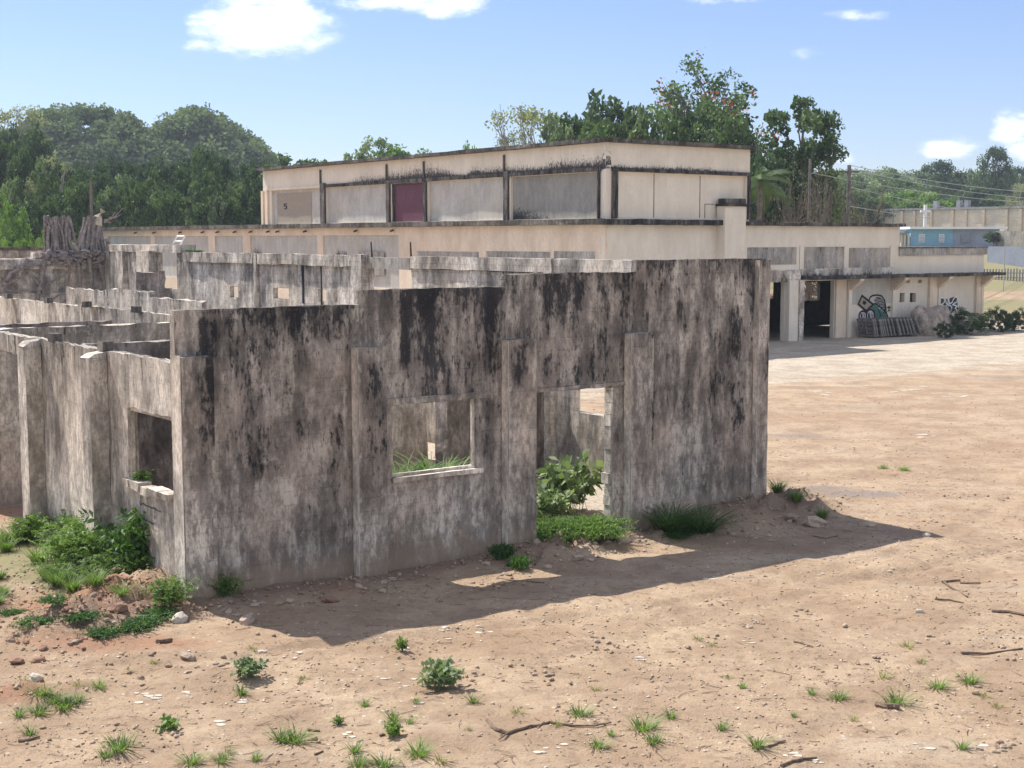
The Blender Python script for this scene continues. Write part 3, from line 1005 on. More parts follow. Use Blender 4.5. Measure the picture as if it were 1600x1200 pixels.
for pth in ([(1.42, 1.39), (1.40, 1.30), (1.45, 1.2), (1.43, 1.1), (1.46, .98), (1.41, .85), (1.44, .6), (1.42, .45)], [(1.43, 1.19), (1.3, 1.205), (1.12, 1.19), (.9, 1.2), (.6, 1.185)], [(1.44, .98), (1.2, .99), (.95, .975), (.9, 1.0)], [(1.12, 1.19), (1.15, 1.3), (1.1, 1.38)], [(.9, 1.19), (.92, 1.0)]):
    fine = []
    for i in range(len(pth) - 1):
        for k in range(4):
            t = k / 4; fine.append((pth[i][0] * (1 - t) + pth[i + 1][0] * t + random.gauss(0, .006), pth[i][1] * (1 - t) + pth[i + 1][1] * t + random.gauss(0, .006)))
    for i in range(len(fine) - 1):
        (v0, z0), (v1, z1) = fine[i], fine[i + 1]; w = random.uniform(.003, .010); x = random.uniform(.010, .014)
        dv, dz_ = v1 - v0, z1 - z0; l = math.hypot(dv, dz_) + 1e-6; nv_, nz_ = -dz_ / l * w, dv / l * w
        mb.add([W(x, v0 - nv_, z0 - nz_), W(x, v1 - nv_, z1 - nz_), W(x, v1 + nv_, z1 + nz_), W(x, v0 + nv_, z0 + nz_)], [(0, 1, 2, 3)])
mb.build('block_crack', M['black'], ruin)

# end wall pier thickness at the near corner is part of the first pier; far side wall seen from inside
E0 = 11.22
ZE = 4.57


def ve(px): return hu(px, 420, E0)[0]


mb = MB()
vg0, vg1 = ve(643), ve(577)
ops = [(3.2 - .155, 5.28 - .155, 1.33, 2.5), (vg0 - .155, vg1 - .155, -.3, 4.27)]
wd = [(359, 372, 447, 466), (427, 452, 449, 468), (497, 510, 452, 472), (521, 527, 456, 472)]
for (a, b, c, e) in wd:
    v1_, zt_ = hu(a, c, E0); v0_, zb_ = hu(b, e, E0)
    ops.append((v0_ - .155, v1_ - .155, zb_, zt_))
va, vb = ve(280), ve(246)
ops.append((va - .155 + .2, vb - .155 - .1, 3.35, ZE + .1))
vc, vd = ve(196), ve(183)
ops.append((ve(199) - .155, ve(182) - .155, 3.5, 4.25))
wall(mb, (E0, .155), (E0, 33.0), -.15, [(0, vg0 - .155, ZE - .3), (vg0 - .155, vg1 - .155, ZE - .06), (vg1 - .155, 33.0, ZE - .02)], -.3, ops, .2, .012, None, None, seed=60, chip=.05)
mb.build('side_wall', M['ruin'], ruin)
mb = MB()
mb.gbox(E0 - .06, E0 + .20, .16, ve(868), ZE - .296, ZE, .25, .012, lambda u, v, z: 0 * u + .3); mb.gbox(E0 - .06, E0 + .20, ve(860), vg0 - .02, ZE - .296, ZE, .25, .014, lambda u, v, z: 0 * u + .3)
mb.build('ring_beam', M['ruin'], ruin)
mb = MB()
mb.gbox(E0 - .03, E0 + .18, vg0, vg1, ZE - .34, ZE - .045, .3, .01, lambda u, v, z: 0 * u + .35)
mb.build('lintel', M['raw'], ruin)
for (a, b, zt, out) in ((868, 855, ZE + .01, .12), (577, 561, ZE + .02, .25), (246, 226, ZE + .02, .3), (405, 401, ZE + .01, .1), (200, 190, ZE, .2)):
    mb = MB()
    mb.gbox(E0 - out, E0 - .005, ve(a), ve(b), -.3, zt, .25, .012, lambda u, v, z: .45 * np.exp(-(ZE - z) / .5), 0)
    mb.build('pier', M['ruin'], ruin)
mb = MB()
mb.gbox(E0 - .10, E0 - .006, ve(556), ve(407), ZE - .30, ZE - .0, .3, .03, lambda u, v, z: 0 * u + .35); mb.gbox(E0 - .10, E0 - .006, ve(399), ve(290), ZE - .30, ZE, .3, .03, lambda u, v, z: 0 * u + .35)
mb.build('ring_beam', M['ruin'], ruin)
for px in (404, 475, 556, 503):
    mb = MB()
    mb.gbox(E0 - .02, E0 - .004, ve(px), ve(px) + (.10 if px != 503 else .05), 3.2 if px in (404, 475) else 2.8, ZE - .32, .4, .01)
    mb.build('open_joint', M['black'], ruin)
for px, dx in ((579, -9), (640, 8)):
    mb = MB()
    v0_, _ = hu(px, 400, E0)
    tube(mb, [W(E0 + .05, v0_, ZE - .1), W(E0 - .1, v0_ - .2, ZE + .35)], .03, .02, 5); mb.build('starter_bar', M['iron'], ruin)

# partition walls
mb = MB(); wall(mb, (.2, 4.05), (4.35, 4.05), .15, [(0, 5, ZS)], -.3, (), .2, .012, None, None, seed=70, chip=.05); mb.build('partition_wall', M['inner'], ruin)
uB, _ = hv(668, 660, 8.8)
mb = MB(); wall(mb, (.2, 8.8), (uB, 8.8), .15, [(0, 4, ZS), (4, 12, ZS)], -.3, (), .2, .012, None, None, seed=75, chip=.06); mb.build('partition_wall', M['side'], ruin)
uJ, _ = hv(698, 660, 6.2)
mb = MB(); wall(mb, (uJ, 6.2), (E0 - .02, 6.2), .42, [(0, 8, 2.05)], -.3, (), .2, .012, None, None, seed=78, chip=.05); mb.build('partition_wall', M['inner'], ruin)
mb = MB(); wall(mb, (4.43, 10.4), (4.43, 27.0), -.15, [(0, 6, 3.38), (6, 17, 3.36)], -.3, ((12.2, 13.4, 1, 2.4),), .2, .016, None, None, seed=80, chip=.07); mb.build('partition_wall', M['side'], ruin)
mb = MB(); wall(mb, (.2, 14.0), (4.4, 14.0), .15, [(0, 5, 3.1)], -.3, (), .25, .012, None, None, seed=82, chip=.05); mb.build('partition_wall', M['inner'], ruin)
# lower cross walls seen over the partition, in front of the far side wall
mb = MB(); wall(mb, (8.0, 17.0), (8.0, 27.5), -.15, [(0, 3.5, 3.35), (3.5, 6.5, 3.5), (6.5, 10.5, 3.42)], -.3, (), .25, .02, None, None, seed=85, chip=.12); mb.build('partition_wall', M['ruin'], ruin)
mb = MB(); wall(mb, (8.2, 27.0), (E0 - .02, 27.0), .15, [(0, 2, 3.2), (2, 4, 3.9)], -.3, (), .25, .016, None, None, seed=86, chip=.1); mb.build('partition_wall', M['inner'], ruin)
# small knobs of hardened concrete on wall tops
for (u, v, z) in ((.08, 5.05, ZS), (.08, 2.8, ZS), (4.35, 12.3, 3.38), (4.35, 15.4, 3.37), (4.35, 18.2, 3.37), (4.35, 21.5, 3.37)):
    mb = MB(); mb.gbox(u - .09, u + .07, v - .12, v + .12, z - .01, z + .13, .1, .01); mb.build('beam_stub', M['moss'], ruin)

# back wall carrying the fig roots
VF = 32.9
_, ZF = hv(100, 403, VF)
uf0, _ = hv(-40, 400, VF); uf1, _ = hv(186, 400, VF)
mb = MB()
wall(mb, (uf0, VF), (E0 + .2, VF), .25, [(0, 30, ZF)], -.3, (), .3, .015, None, None, seed=90, chip=.06)
mb.build('back_wall', M['ruin'], ruin)
mb = MB()
_, zl = hv(100, 457, VF)
_, zu = hv(100, 420, VF)
mb.gbox(uf0, uf1, VF - .22, VF - .01, -.3, zl, .4, .012); mb.gbox(uf0, uf1, VF - .22, VF - .01, zu, ZF - .02, .4, .012)
for px in (27, 65, 178):
    u0, _ = hv(px, 440, VF); mb.gbox(u0, u0 + .35, VF - .20, VF - .01, zl - .02, zu + .02, .4, .012)
mb.build('ring_beam', M['ruin'], ruin)
mb = MB()
u0, z0 = hv(45, 394, VF - .1); u1, _ = hv(175, 394, VF - .1)
mb.gbox(u0 + .2, u1, VF - .1, VF + .3, ZF + .003, ZF + .22, .4, .02); mb.build('coping', M['ruin'], ruin)

# low yard wall behind
yard = empty('yard_wall', W(4, 44), 'long low concrete wall behind the fig stumps at the left', 'wall')
u0, z0 = hv(-60, 391, 44); u1, _ = hv(72, 391, 44)
mb = MB(); wall(mb, (u0, 44), (u1, 44), .25, [(0, 60, z0)], -.3, (), .5, .02, None, None, seed=95, chip=.05); mb.build('wall', M['ruin'], yard)
mb = MB(); mb.gbox(u0, u1, 43.9, 44.35, z0 + .004, z0 + .12, .6, .02); mb.build('coping', M['coping'], yard)

# beam slab that carries the ladder (x 165..275) on the far side wall
mb = MB()
v0_, z0_ = hu(278, 395, E0); v1_, _ = hu(172, 391, E0)
mb.gbox(E0 - .05, E0 + .5, v0_ - .3, v1_, ZE - .03, ZE + .22, .3, .012, lambda u, v, z: 0 * u + .1); mb.build('roof_beam', M['ruin'], ruin)

# ------------------------------------------------------------------ strangler fig stumps
fig = empty('fig_tree_stump', W(0, 0), 'cut strangler fig, two stumps with grey roots gripping the ruined wall top', 'tree stump')
fx, fz_ = hv(120, 395, VF)
fig.location = W(fx, VF, ZF)


def bundle(mb, u0, z0, u1, z1, ru, rt, n, vmid):
    for i in range(n):
        a = random.uniform(-1, 1); b = random.uniform(-1, 1)
        tw = random.uniform(-.35, .35)
        top = z1 + .12 - random.random() ** 1.8 * (z1 - z0) * .32
        pts = []
        for k in range(6):
            t = k / 5
            rr = ru * (1 - t) ** 1.5 + rt * (1 - (1 - t) ** 1.5) * (1 + .25 * max(0, t - .6))
            pts.append(W(u0 + (u1 - u0) * t + rr * (a + tw * math.sin(t * 3)), vmid + rr * .8 * b + .05 * math.sin(k + i), z0 + (top - z0) * t))
        tube(mb, pts, random.uniform(.035, .085), random.uniform(.02, .055), 6, wob=.25)


def gF(cx, cy):      # root sketch coordinates on the wall face
    return hv(cx / 6.667, 370 + cy / 6.667, VF - .25)


mb = MB()
u0, z0 = hv(97, 394, VF); u1, z1 = hv(90, 342, VF)
bundle(mb, u0, ZF - .1, u1, z1, .50, .36, 50, VF + .1)
mb.build('trunk', M['root'], fig)
mb = MB()
u0, z0 = hv(143, 394, VF); u1, z1 = hv(147, 343, VF)
bundle(mb, u0, ZF - .1, u1, z1, .55, .30, 54, VF + .1)
mb.build('trunk', M['root'], fig)
mb = MB()
ua, za = hv(150, 352, VF); ub, zb_ = hv(160, 328, VF)
tube(mb, [W(ua, VF, za), W((ua + ub) / 2 - .05, VF, (za + zb_) / 2), W(ub, VF - .05, zb_)], .2, .13, 9, wob=.15)
mb.build('sawn_limb', M['cutwood'], fig)
mb = MB()
ua, za = hv(112, 392, VF); ub, zb_ = hv(126, 380, VF)
tube(mb, [W(ua, VF, ZF + .5), W(ua + .25, VF, ZF + .15), W(ub, VF, ZF + .2), W(ub + .2, VF, ZF + .6)], .14, .12, 8, wob=.2)
mb.build('sawn_limb', M['cutwood'], fig)
mb = MB()
for (px, py, px2, py2) in ((163, 348, 192, 325), (163, 345, 180, 332), (170, 340, 190, 334), (165, 346, 176, 345), (60, 0, 0, 0)):
    if py == 0: continue
    a = hv(px, py, VF); b = hv(px2, py2, VF)
    tube(mb, [W(a[0], VF, a[1]), W((a[0] + b[0]) / 2, VF - .1, (a[1] + b[1]) / 2 - .06), W(b[0], VF, b[1])], .035, .012, 5)
mb.build('twig', M['root'], fig)
ROOTS = [([(440, 280), (430, 400), (418, 500), (380, 660)], .10), ([(280, 230), (205, 330), (100, 380), (60, 450), (25, 530), (0, 570)], .085), ([(160, 325), (300, 290), (440, 285), (600, 275), (700, 265), (770, 235)], .09),
         ([(465, 140), (458, 290)], .09), ([(270, 340), (400, 490), (440, 560), (475, 650)], .06), ([(712, 265), (718, 400), (700, 520)], .05), ([(790, 250), (825, 380), (832, 500), (820, 700)], .085),
         ([(920, 235), (940, 400), (945, 725)], .095), ([(1030, 240), (1062, 400), (1085, 540), (1115, 690)], .075), ([(1165, 200), (1290, 240), (1312, 400), (1305, 745)], .13), ([(1240, 250), (1270, 400), (1302, 470)], .06),
         ([(830, 555), (960, 565), (1080, 540)], .045), ([(850, 280), (835, 300), (845, 420)], .05), ([(480, 500), (640, 410), (700, 370)], .04), ([(60, 500), (180, 440), (290, 380)], .05), ([(720, 640), (640, 690)], .045),
         ([(40, 480), (60, 560), (230, 560), (420, 550)], .05), ([(1050, 250), (1090, 420), (1075, 620), (1095, 730)], .06), ([(560, 160), (570, 250)], .07), ([(530, 150), (528, 270)], .06), ([(740, 150), (700, 250), (640, 265)], .08),
         ([(905, 130), (915, 240)], .09), ([(975, 150), (970, 240)], .08), ([(1095, 150), (1085, 280)], .07), ([(1110, 20), (1120, 120), (1150, 190)], .10), ([(640, 590), (560, 640), (470, 700)], .04)]
for (pl, r) in ROOTS:
    mb = MB()
    pp = []
    for i in range(len(pl) - 1):
        for k in range(3):
            t = k / 3
            pp.append((pl[i][0] * (1 - t) + pl[i + 1][0] * t + random.uniform(-6, 6), pl[i][1] * (1 - t) + pl[i + 1][1] * t))
    pp.append(pl[-1])
    tube(mb, [W(gF(*q)[0], VF - .27 - r * .5, gF(*q)[1]) for q in pp], r, r * .6, 6, wob=.2)
    mb.build('root', M['root'], fig)
mb = MB()
for i in range(90):
    a = random.uniform(420, 1140); b = random.uniform(140, 250)
    c = a + random.uniform(-90, 90); d = b + random.uniform(0, 70)
    p = gF(a, b); q = gF(c, d)
    tube(mb, [W(p[0], VF - random.uniform(.2, .45), p[1]), W((p[0] + q[0]) / 2 + .06, VF - .45, (p[1] + q[1]) / 2), W(q[0], VF - .33, q[1])], random.uniform(.04, .085), .035, 5, wob=.2)
mb.build('root_mat', M['root'], fig)
o = MB(); tube(o, [far(143, 350, 47.5), far(142, 283, 47.5)], .06, .045, 6)
mb = o.build('bare_post', M['wood_post'], None, origin=far(143, 350, 47.5)); tag(mb, 'thin dark bare post rising behind the fig stumps', 'post')

# ------------------------------------------------------------------ the long factory behind
KF = 29.26 + .25
UF = 32.6
fac = empty('factory_building', W(UF, KF), 'long two level cream painted concrete factory with mould-blackened ledges and boarded upper bays', 'building')


def fu(px, py=400): return hv(px, py, KF)[0]
def fvv(px, py=350): return hu(px, py, UF)[0]
def fz(px, py): return hv(px, py, KF)[1]
def flz(px, py): return hu(px, py, UF)[1]


ZU = 9.18           # upper roof underside of coping
ZL = 5.62           # lower roof
UL = fu(1405)       # right end of mid section
UR = fu(1538)       # right end of low section
UT = fu(1172, 250)
V_UP = fvv(411, 300)
V_LO = 92.0
nost = lambda s, z: 0 * s


def mould(prof_z, k=.9, up=.5, seed=1):
    """mould climbing above a ledge at height prof_z"""
    def fn(s, z):
        d = z - prof_z
        n = vn(s * .35, 0 * s, 0, seed) * .7 + vn(s * 1.3, 0 * s, 0, seed + 1) * .5
        t_ = np.clip(ZU - z, 0, 9)
        return np.maximum(k * np.exp(-np.clip(d, 0, 9) / (up * n + .03)) * (d > -.02), .5 * np.exp(-t_ / .16) * vn(s * .9, 0 * s, 0, seed + 5)) - .10
    return fn


# left long face, lower storey (plane u = UF)
panL = []
for (a, b) in ((168, 235), (241, 325), (335, 379), (390, 495), (504, 623)):
    v1_ = fvv(a); v0_ = fvv(b)
    panL.append((v0_ - KF, v1_ - KF, 2.3, flz(b, 367.5 + (623 - b) * .004)))
mb = MB()
wall(mb, (UF, KF), (UF, V_LO), -.3, [(0, V_LO - KF, ZL)], -.3, panL, 1.2, .004, lambda s, z: np.where(s < 20, .55 * np.exp(-np.clip(z - 4.55, 0, 9) / .12) * (vn(s * .6, 0 * s, 0, 4) > .35) - .1, -.1), None, seed=101, chip=.01)
mb.build('wall', M['peach'], fac)
for (a, b, c, e) in panL:
    mb = MB(); mb.gbox(UF + .10, UF + .29, KF + a - .02, KF + b + .02, c - .02, e + .02, .4, .004, lambda u, v, z: 1.3 * np.exp(-(np.clip(z - 3.9, 0, 9) / .55) ** 2) * sstep(.55, .85, vn(v * .55, 0 * v, 0, 8)))
    mb.build('recessed_panel', M['grey'], fac)
mb = MB()
mb.gbox(UF - .35, UF + 10, KF + .02, V_LO, ZL + .003, ZL + .26, 1.0, .02, lambda u, v, z: 0 * u + .1)
mb.build('roof_slab', M['coping'], fac)
for px in (213, 242, 283, 318, 341, 368, 393, 420, 435, 478, 557, 614):
    v = fvv(px)
    mb = MB(); tube(mb, [W(UF - .02, v, ZL - .02 - .15), W(UF - .30, v - .25, ZL - .22)], .06, .06, 5); mb.build('drain_spout', M['iron'], fac)
mb = MB()       # plant-dark stains / creepers at the panels' foot handled by small shrubs later
# grey mould bands on lower cream wall right of the panels
for (a, b, zt) in ((652, 748, 4.85), (760, 860, 5.05), (866, 930, 5.05), (560, 600, 4.6)):
    mb = MB(); mb.gbox(UF - .012, UF - .004, fvv(b), fvv(a), 3.0, flz((a + b) / 2, 393), .5, .003); mb.build('bare_patch', M['raw'], fac)

# upper storey, left long face
ZB = 5.9
panU = []
ubays = [(425, 502, 'a'), (510, 607, 'g'), (613, 664, 'p'), (669, 788, 'g'), (798, 936, 'h')]
for (a, b, t) in ubays:
    panU.append((fvv(b) - KF, fvv(a) - KF, ZB, 7.93))
mb = MB()
wall(mb, (UF, KF), (UF, V_UP), -.3, [(0, V_UP - KF, ZU)], ZL + .2, panU, .16, .004, lambda s, z: mould(8.05, 1.9, .8, 3)(s, z) * (.35 + .65 * (1 - sstep(15, 28, s))), None, seed=111, chip=.01)
mb.build('wall', M['cream'], fac)
for (a, b, c, e), (_, _, t) in zip(panU, ubays):
    if t == 'p':
        mb = MB(); mb.gbox(UF + .12, UF + .25, KF + a + .15, KF + b - .1, c + .02, e - .06, 1, .003); mb.build('maroon_door', M['purple'], fac)
        mb = MB(); mb.gbox(UF + .0, UF + .24, KF + a - .02, KF + a + .14, c, e, .8, .006, lambda u, v, z: 0 * u + .5); mb.gbox(UF + .0, UF + .24, KF + b - .09, KF + b + .02, c, e, .8, .006, lambda u, v, z: 0 * u + .5)
        mb.gbox(UF + .0, UF + .26, KF + a + .143, KF + b - .093, e - .055, e + .0, .8, .004, lambda u, v, z: 0 * u + .3)
        mb.build('door_frame', M['moss'], fac)
        continue
    mb = MB()
    if t == 'g' or t == 'a':
        sf = lambda u, v, z: .75 * np.exp(-np.clip(z - ZB, 0, 9) / .35) * sstep(.45, .8, vn(v * .45, 0 * v, 0, 14))
    else:
        a0 = KF + b
        sf = lambda u, v, z, a0=a0: 1.5 * np.exp(-(np.clip(z - ZB, 0, 9) / .55) ** 2) * np.exp(-(np.clip(a0 - v, 0, 99) / 3.4) ** 2) + .02
    mb.gbox(UF + .14, UF + .28, KF + a - .02, KF + b + .02, c - .02, e + .02, .35 if t == 'h' else .5, .003, sf)
    mb.build('infill_panel', M['grey'] if t != 'h' else M['greydark'], fac)
mb = MB()       # beige board and the mark on the leftmost bay
mb.gbox(UF + .11, UF + .135, fvv(484), fvv(431), ZB + .02, 7.75, 1, .003); mb.build('beige_board', M['tan_spray'], fac)
mb = MB()       # the white-edged dark numeral on it
vq = fvv(445)
for (dv, z0, z1, w) in ((0, .57, .65, .5), (.42, .34, .65, .1), (0, .32, .40, .5), (0, .04, .34, .1), (0, .0, .08, .5)):
    mb.gbox(UF + .08, UF + .105, vq - .1 + dv * .62, vq - .1 + dv * .62 + w * .7, 6.8 + z0 * .5, 6.8 + z1 * .5, 1, .0)
mb.build('painted_mark', M['black'], fac)
mb = MB()       # black soaked lintel beam and black jambs
mb.gbox(UF - .10, UF - .004, fvv(940, 300), fvv(506), 7.94, 8.12, .5, .01, lambda u, v, z: .35 + .3 * vn(v * .5, 0 * v, 0, 2))
mb.build('lintel', M['moss'], fac)
mb = MB(); mb.gbox(UF - .08, UF - .004, fvv(505), fvv(415), 7.96, 8.08, .5, .01); mb.build('lintel', M['cream'], fac)
for (a, b) in ((503, 510), (606, 611), (664, 668), (789, 796)):
    mb = MB(); mb.gbox(UF - .12, UF - .004, fvv(b), fvv(a), 5.88, 8.2 if a in (503, 789) else 7.93, .5, .01, lambda u, v, z: 0 * u + .25)
    mb.build('pilaster', M['moss'], fac)
for px in (503, 606, 664, 789):
    mb = MB(); v = fvv(px)
    tube(mb, [W(UF - .07, v, 8.15), W(UF - .07, v, 8.98)], .06, .06, 6); mb.build('downpipe', M['coping'], fac)
mb = MB(); mb.gbox(UF - .16, UF - .005, KF + .35, fvv(937, 300), 5.88, 8.10, .4, .01, lambda u, v, z: 0 * u + .6); mb.build('pilaster', M['moss'], fac)
for (a, b) in ((411, 414), (417, 421)):
    mb = MB(); mb.gbox(UF - .12, UF - .004, fvv(b), fvv(a), 5.88, 7.95, .5, .006); mb.build('pilaster', M['peach'], fac)

# upper storey, right face (plane v = KF)
fr = (fu(961, 300) - UF, fu(1165, 300) - UF, 5.95, 7.93)
mb = MB()
wall(mb, (UF, KF), (UT, KF), .3, [(0, UT - UF, ZU)], ZL + .2, [fr], .16, .004, mould(8.05, 1.6, .32, 23), None, seed=121, chip=.01)
mb.build('wall', M['cream'], fac)
mb = MB(); mb.gbox(UF + fr[0] - .02, UF + fr[1] + .02, KF + .12, KF + .28, fr[2] - .02, fr[3] + .02, .5, .003, lambda u, v, z: -.1 + 0 * u); mb.build('infill_panel', M['cream'], fac)
mb = MB()
for px in (1024, 1096, 1104):
    u = fu(px, 300); mb.box(u, u + .035, KF + .106, KF + .118, fr[2], 7.88 if px < 1100 else 6.6, jit=.002)
u = fu(1104, 330); mb.box(u, fu(1118, 320), KF + .106, KF + .118, 6.58, 6.61)
mb.build('panel_joint', M['coping'], fac)
mb = MB()
mb.gbox(UF + .30, UT - .02, KF - .14, KF - .004, 7.94, 8.10, .4, .014, lambda u, v, z: 0 * u + .55)
mb.build('lintel', M['moss'], fac)
for (a, b, m_) in ((UF + .32, UF + .46, 'coping'), (UF + .50, UF + .62, 'moss'), (UT - .16, UT - .03, 'moss')):
    mb = MB(); mb.gbox(a, b, KF - .12, KF - .004, 5.9, 7.935, .4, .01, lambda u, v, z: 0 * u + .45); mb.build('pilaster', M[m_], fac)
mb = MB()
mb.gbox(UF - .38, UT + .25, KF - .32, V_UP + .2, ZU + .003, ZU + .17, 1.0, .025, lambda u, v, z: .25 + .3 * vn(u * .4, v * .4, 0, 6))
mb.build('roof_slab', M['coping'], fac)
mb = MB(); wall(mb, (UT - .002, KF + .31), (UT - .002, V_UP), .3, [(0, V_UP - KF - .31, ZU)], ZL, (), 2, .003, nost, None, seed=122); wall(mb, (UF + .31, V_UP), (UT - .31, V_UP), .3, [(0, 12, ZU)], ZL, (), 2, .003, nost, None, seed=123)
mb.build('wall', M['cream'], fac)

# ledges between storeys
u1120 = fu(1120, 347)
mb = MB(); mb.gbox(UF - .45, u1120, KF - .42, KF + .018, ZL + .003, ZL + .24, .35, .03, lambda u, v, z: 0 * u + .7); mb.build('ledge', M['moss'], fac)
mb = MB(); mb.gbox(fu(1163, 347), UL + .12, KF - .30, KF + 6, ZL + .003, ZL + .16, .5, .03, lambda u, v, z: 0 * u + .5); mb.build('ledge', M['moss'], fac)
# flue pier with a blackened cap
uc0, uc1 = fu(1120, 330), fu(1152, 330)
mb = MB(); mb.gbox(uc0, uc1, KF - .55, KF - .004, -.3, 6.5, .5, .004, lambda u, v, z: 0 * u - .1); mb.gbox(uc1 + .003, fu(1163, 330), KF - .12, KF - .004, -.3, 6.62, .5, .004, lambda u, v, z: 0 * u - .1)
mb.build('flue', M['cream'], fac)
mb = MB(); mb.gbox(uc0 - .05, uc1 + .42, KF - .66, KF + .05, 6.503, 6.62, .3, .02, lambda u, v, z: 0 * u + .7); mb.gbox(uc0 + .1, uc1 + .05, KF - .5, KF + .02, 6.625, 6.86, .3, .03, lambda u, v, z: 0 * u + .3)
mb.build('flue_cap', M['moss'], fac)

# front face, lower storey
zc = 3.02
c0, c1, c2 = fu(1200), fu(1225), fu(1240)
ops = []


def fop(a, b, z0, z1): ops.append((fu(a, 480) - UF, fu(b, 480) - UF, z0, z1))


fop(1130, 1196, -.3, 2.92); fop(1198.5, 1225.5, -.3, 2.92); fop(1250, 1303, -.3, 2.92)
ops2 = []
holes = [(1406, 1413, 458, 472), (1422, 1431, 458, 472), (1416, 1421, 437, 442), (1435, 1440, 437, 442)]
for (a, b, c, e) in holes:
    u0, z1 = hv(a, c, KF); u1, z0 = hv(b, e, KF); ops2.append((u0 - UL, u1 - UL, z0, z1))
mb = MB()
wall(mb, (UF, KF), (UL, KF), .25, [(0, UL - UF, ZL)], -.3, ops, .35, .005, lambda s, z: -.1 + .75 * np.exp(-np.clip(z - 3.15, 0, 9) / .2) * (z > 3.1) * (s > 8) + .3 * np.exp(-np.clip(z, 0, 9) / .25), None, seed=131, chip=.03)
mb.build('wall', M['cream'], fac)
# unpainted upper band panels
ub = [(1168, 1244), (1254, 1321), (1327, 1393)]
for (a, b) in ub:
    mb = MB()
    u0, zt = hv(a, 386, KF); u1, _ = hv(b, 386, KF)
    mb.gbox(u0, u1, KF - .03, KF - .004, 3.55 if a > 1200 else 3.75, 4.58 + random.uniform(-.05, .05), .25, .008, lambda u, v, z: .45 * np.exp(-np.clip(4.55 - z, 0, 5) / .35) * (.3 + vn(u * 2.5, 0 * u, 0, 9)) + .3 * np.exp(-np.clip(z - 3.55, 0, 5) / .12))
    mb.build('unpainted_panel', M['raw'], fac)
u0, u1 = fu(1166, 430), fu(1247, 430)
mb = MB(); mb.gbox(u0, u1, KF - .16, KF - .004, 2.93, 3.45, .3, .05, lambda u, v, z: .2 + .5 * (vn(u * 2, z * 2, 0, 4) > .7)); mb.build('broken_beam', M['ruin'], fac)
# canopy slab
uc, ue = fu(1249, 440), fu(1545, 430)
mb = MB()
mb.gbox(uc, ue + .2, KF - .95, KF - .005, 3.0, 3.16, .3, .025, lambda u, v, z: 0 * u + .6)
mb.build('canopy', M['moss'], fac)
mb = MB(); mb.gbox(uc, fu(1392), KF - .12, KF - .01, 3.163, 3.52, .2, .03, lambda u, v, z: .95 * np.exp(-np.clip(z - 3.16, 0, 2) / .16) * (.4 + .9 * vn(u * 1.5, 0 * u, 0, 4)))
mb.build('upstand', M['ruin'], fac)
for px in (1322, 1392, 1461, 1529):
    u0 = fu(px, 450); mb = MB()
    P = [W(u0, KF - .004, 2.99), W(u0, KF - .9, 2.99), W(u0, KF - .9, 2.90), W(u0, KF - .15, 2.35), W(u0, KF - .004, 2.3)]
    Q = [p + UX * .3 for p in P]
    mb.add(P + Q, [(0, 1, 2, 3, 4), (9, 8, 7, 6, 5), (1, 0, 5, 6), (2, 1, 6, 7), (3, 2, 7, 8), (4, 3, 8, 9)]); mb.build('bracket', M['peach'], fac)
for (a, b, dv, mm) in ((1226, 1240, .30, 'cream'), (1240.5, 1248, .36, 'moss'), (1304, 1320, .10, 'peach'), (1321, 1326, .22, 'cream'), (1392, 1399, .12, 'cream'), (1449, 1461, .14, 'peach'), (1462, 1466, .16, 'cream')):
    mb = MB(); mb.gbox(fu(a, 480), fu(b, 480), KF - dv, KF - .004, -.3, 2.98, .3, .03 if mm == 'moss' else .006, lambda u, v, z: (0 * u - .1) if mm != 'moss' else 0 * u - .05, 1); mb.build('column', M['ruin' if mm == 'moss' else mm], fac)
u0, zt = hv(1327, 436, KF); u1, zb_ = hv(1391, 480, KF)
mb = MB(); mb.gbox(u0, u1, KF - .012, KF - .004, 1.65, 2.97, .5, .002, lambda u, v, z: 0 * u); mb.build('cement_patch', M['grey'], fac)
for px in (1249, 1318, 1390):
    u0 = fu(px, 400); mb = MB(); mb.gbox(u0, u0 + .28, KF - .05, KF - .004, 3.5, 4.65, .4, .01, lambda u, v, z: 0 * u); mb.build('pilaster', M['cream'], fac)

# low right section
mb = MB()
wall(mb, (UL + .003, KF), (UR, KF), .25, [(0, UR - UL, 4.12)], -.3, ops2, .4, .004, lambda s, z: -.1 + .7 * np.exp(-np.clip(z - 3.15, 0, 9) / .16) * (z > 3.1), None, seed=141, chip=.02)
wall(mb, (UR - .003, KF + .253), (UR - .003, KF + 9), .25, [(0, 9, 4.12)], -.3, [], .8, .004, nost, None, seed=142)
mb.build('wall', M['cream'], fac)
mb = MB(); mb.gbox(UL - .05, UR + .1, KF - .12, KF + .3, 4.123, 4.5, .4, .03, lambda u, v, z: .25 + 0 * u); mb.build('parapet', M['raw'], fac)
mb = MB(); mb.gbox(UL - .1, UR + .12, KF - .16, KF + 6, 4.503, 4.56, .5, .01, lambda u, v, z: 0 * u + .2); mb.build('roof_slab', M['coping'], fac)
for (a, b, z1) in ((UR + .1, UR + 1.3, 4.25), (UR + 1.35, UR + 2.5, 3.95)):
    mb = MB(); mb.gbox(a, b, KF + 4, KF + 4.3, 2.6, z1, .4, .03, lambda u, v, z: 0 * u + .3); mb.build('parapet', M['raw'], fac)
mb = MB(); mb.gbox(UR + .05, UR + 2.6, KF + 3.9, KF + 4.5, 2.45, 2.6, .4, .03, lambda u, v, z: 0 * u + .5); mb.build('canopy', M['moss'], fac)
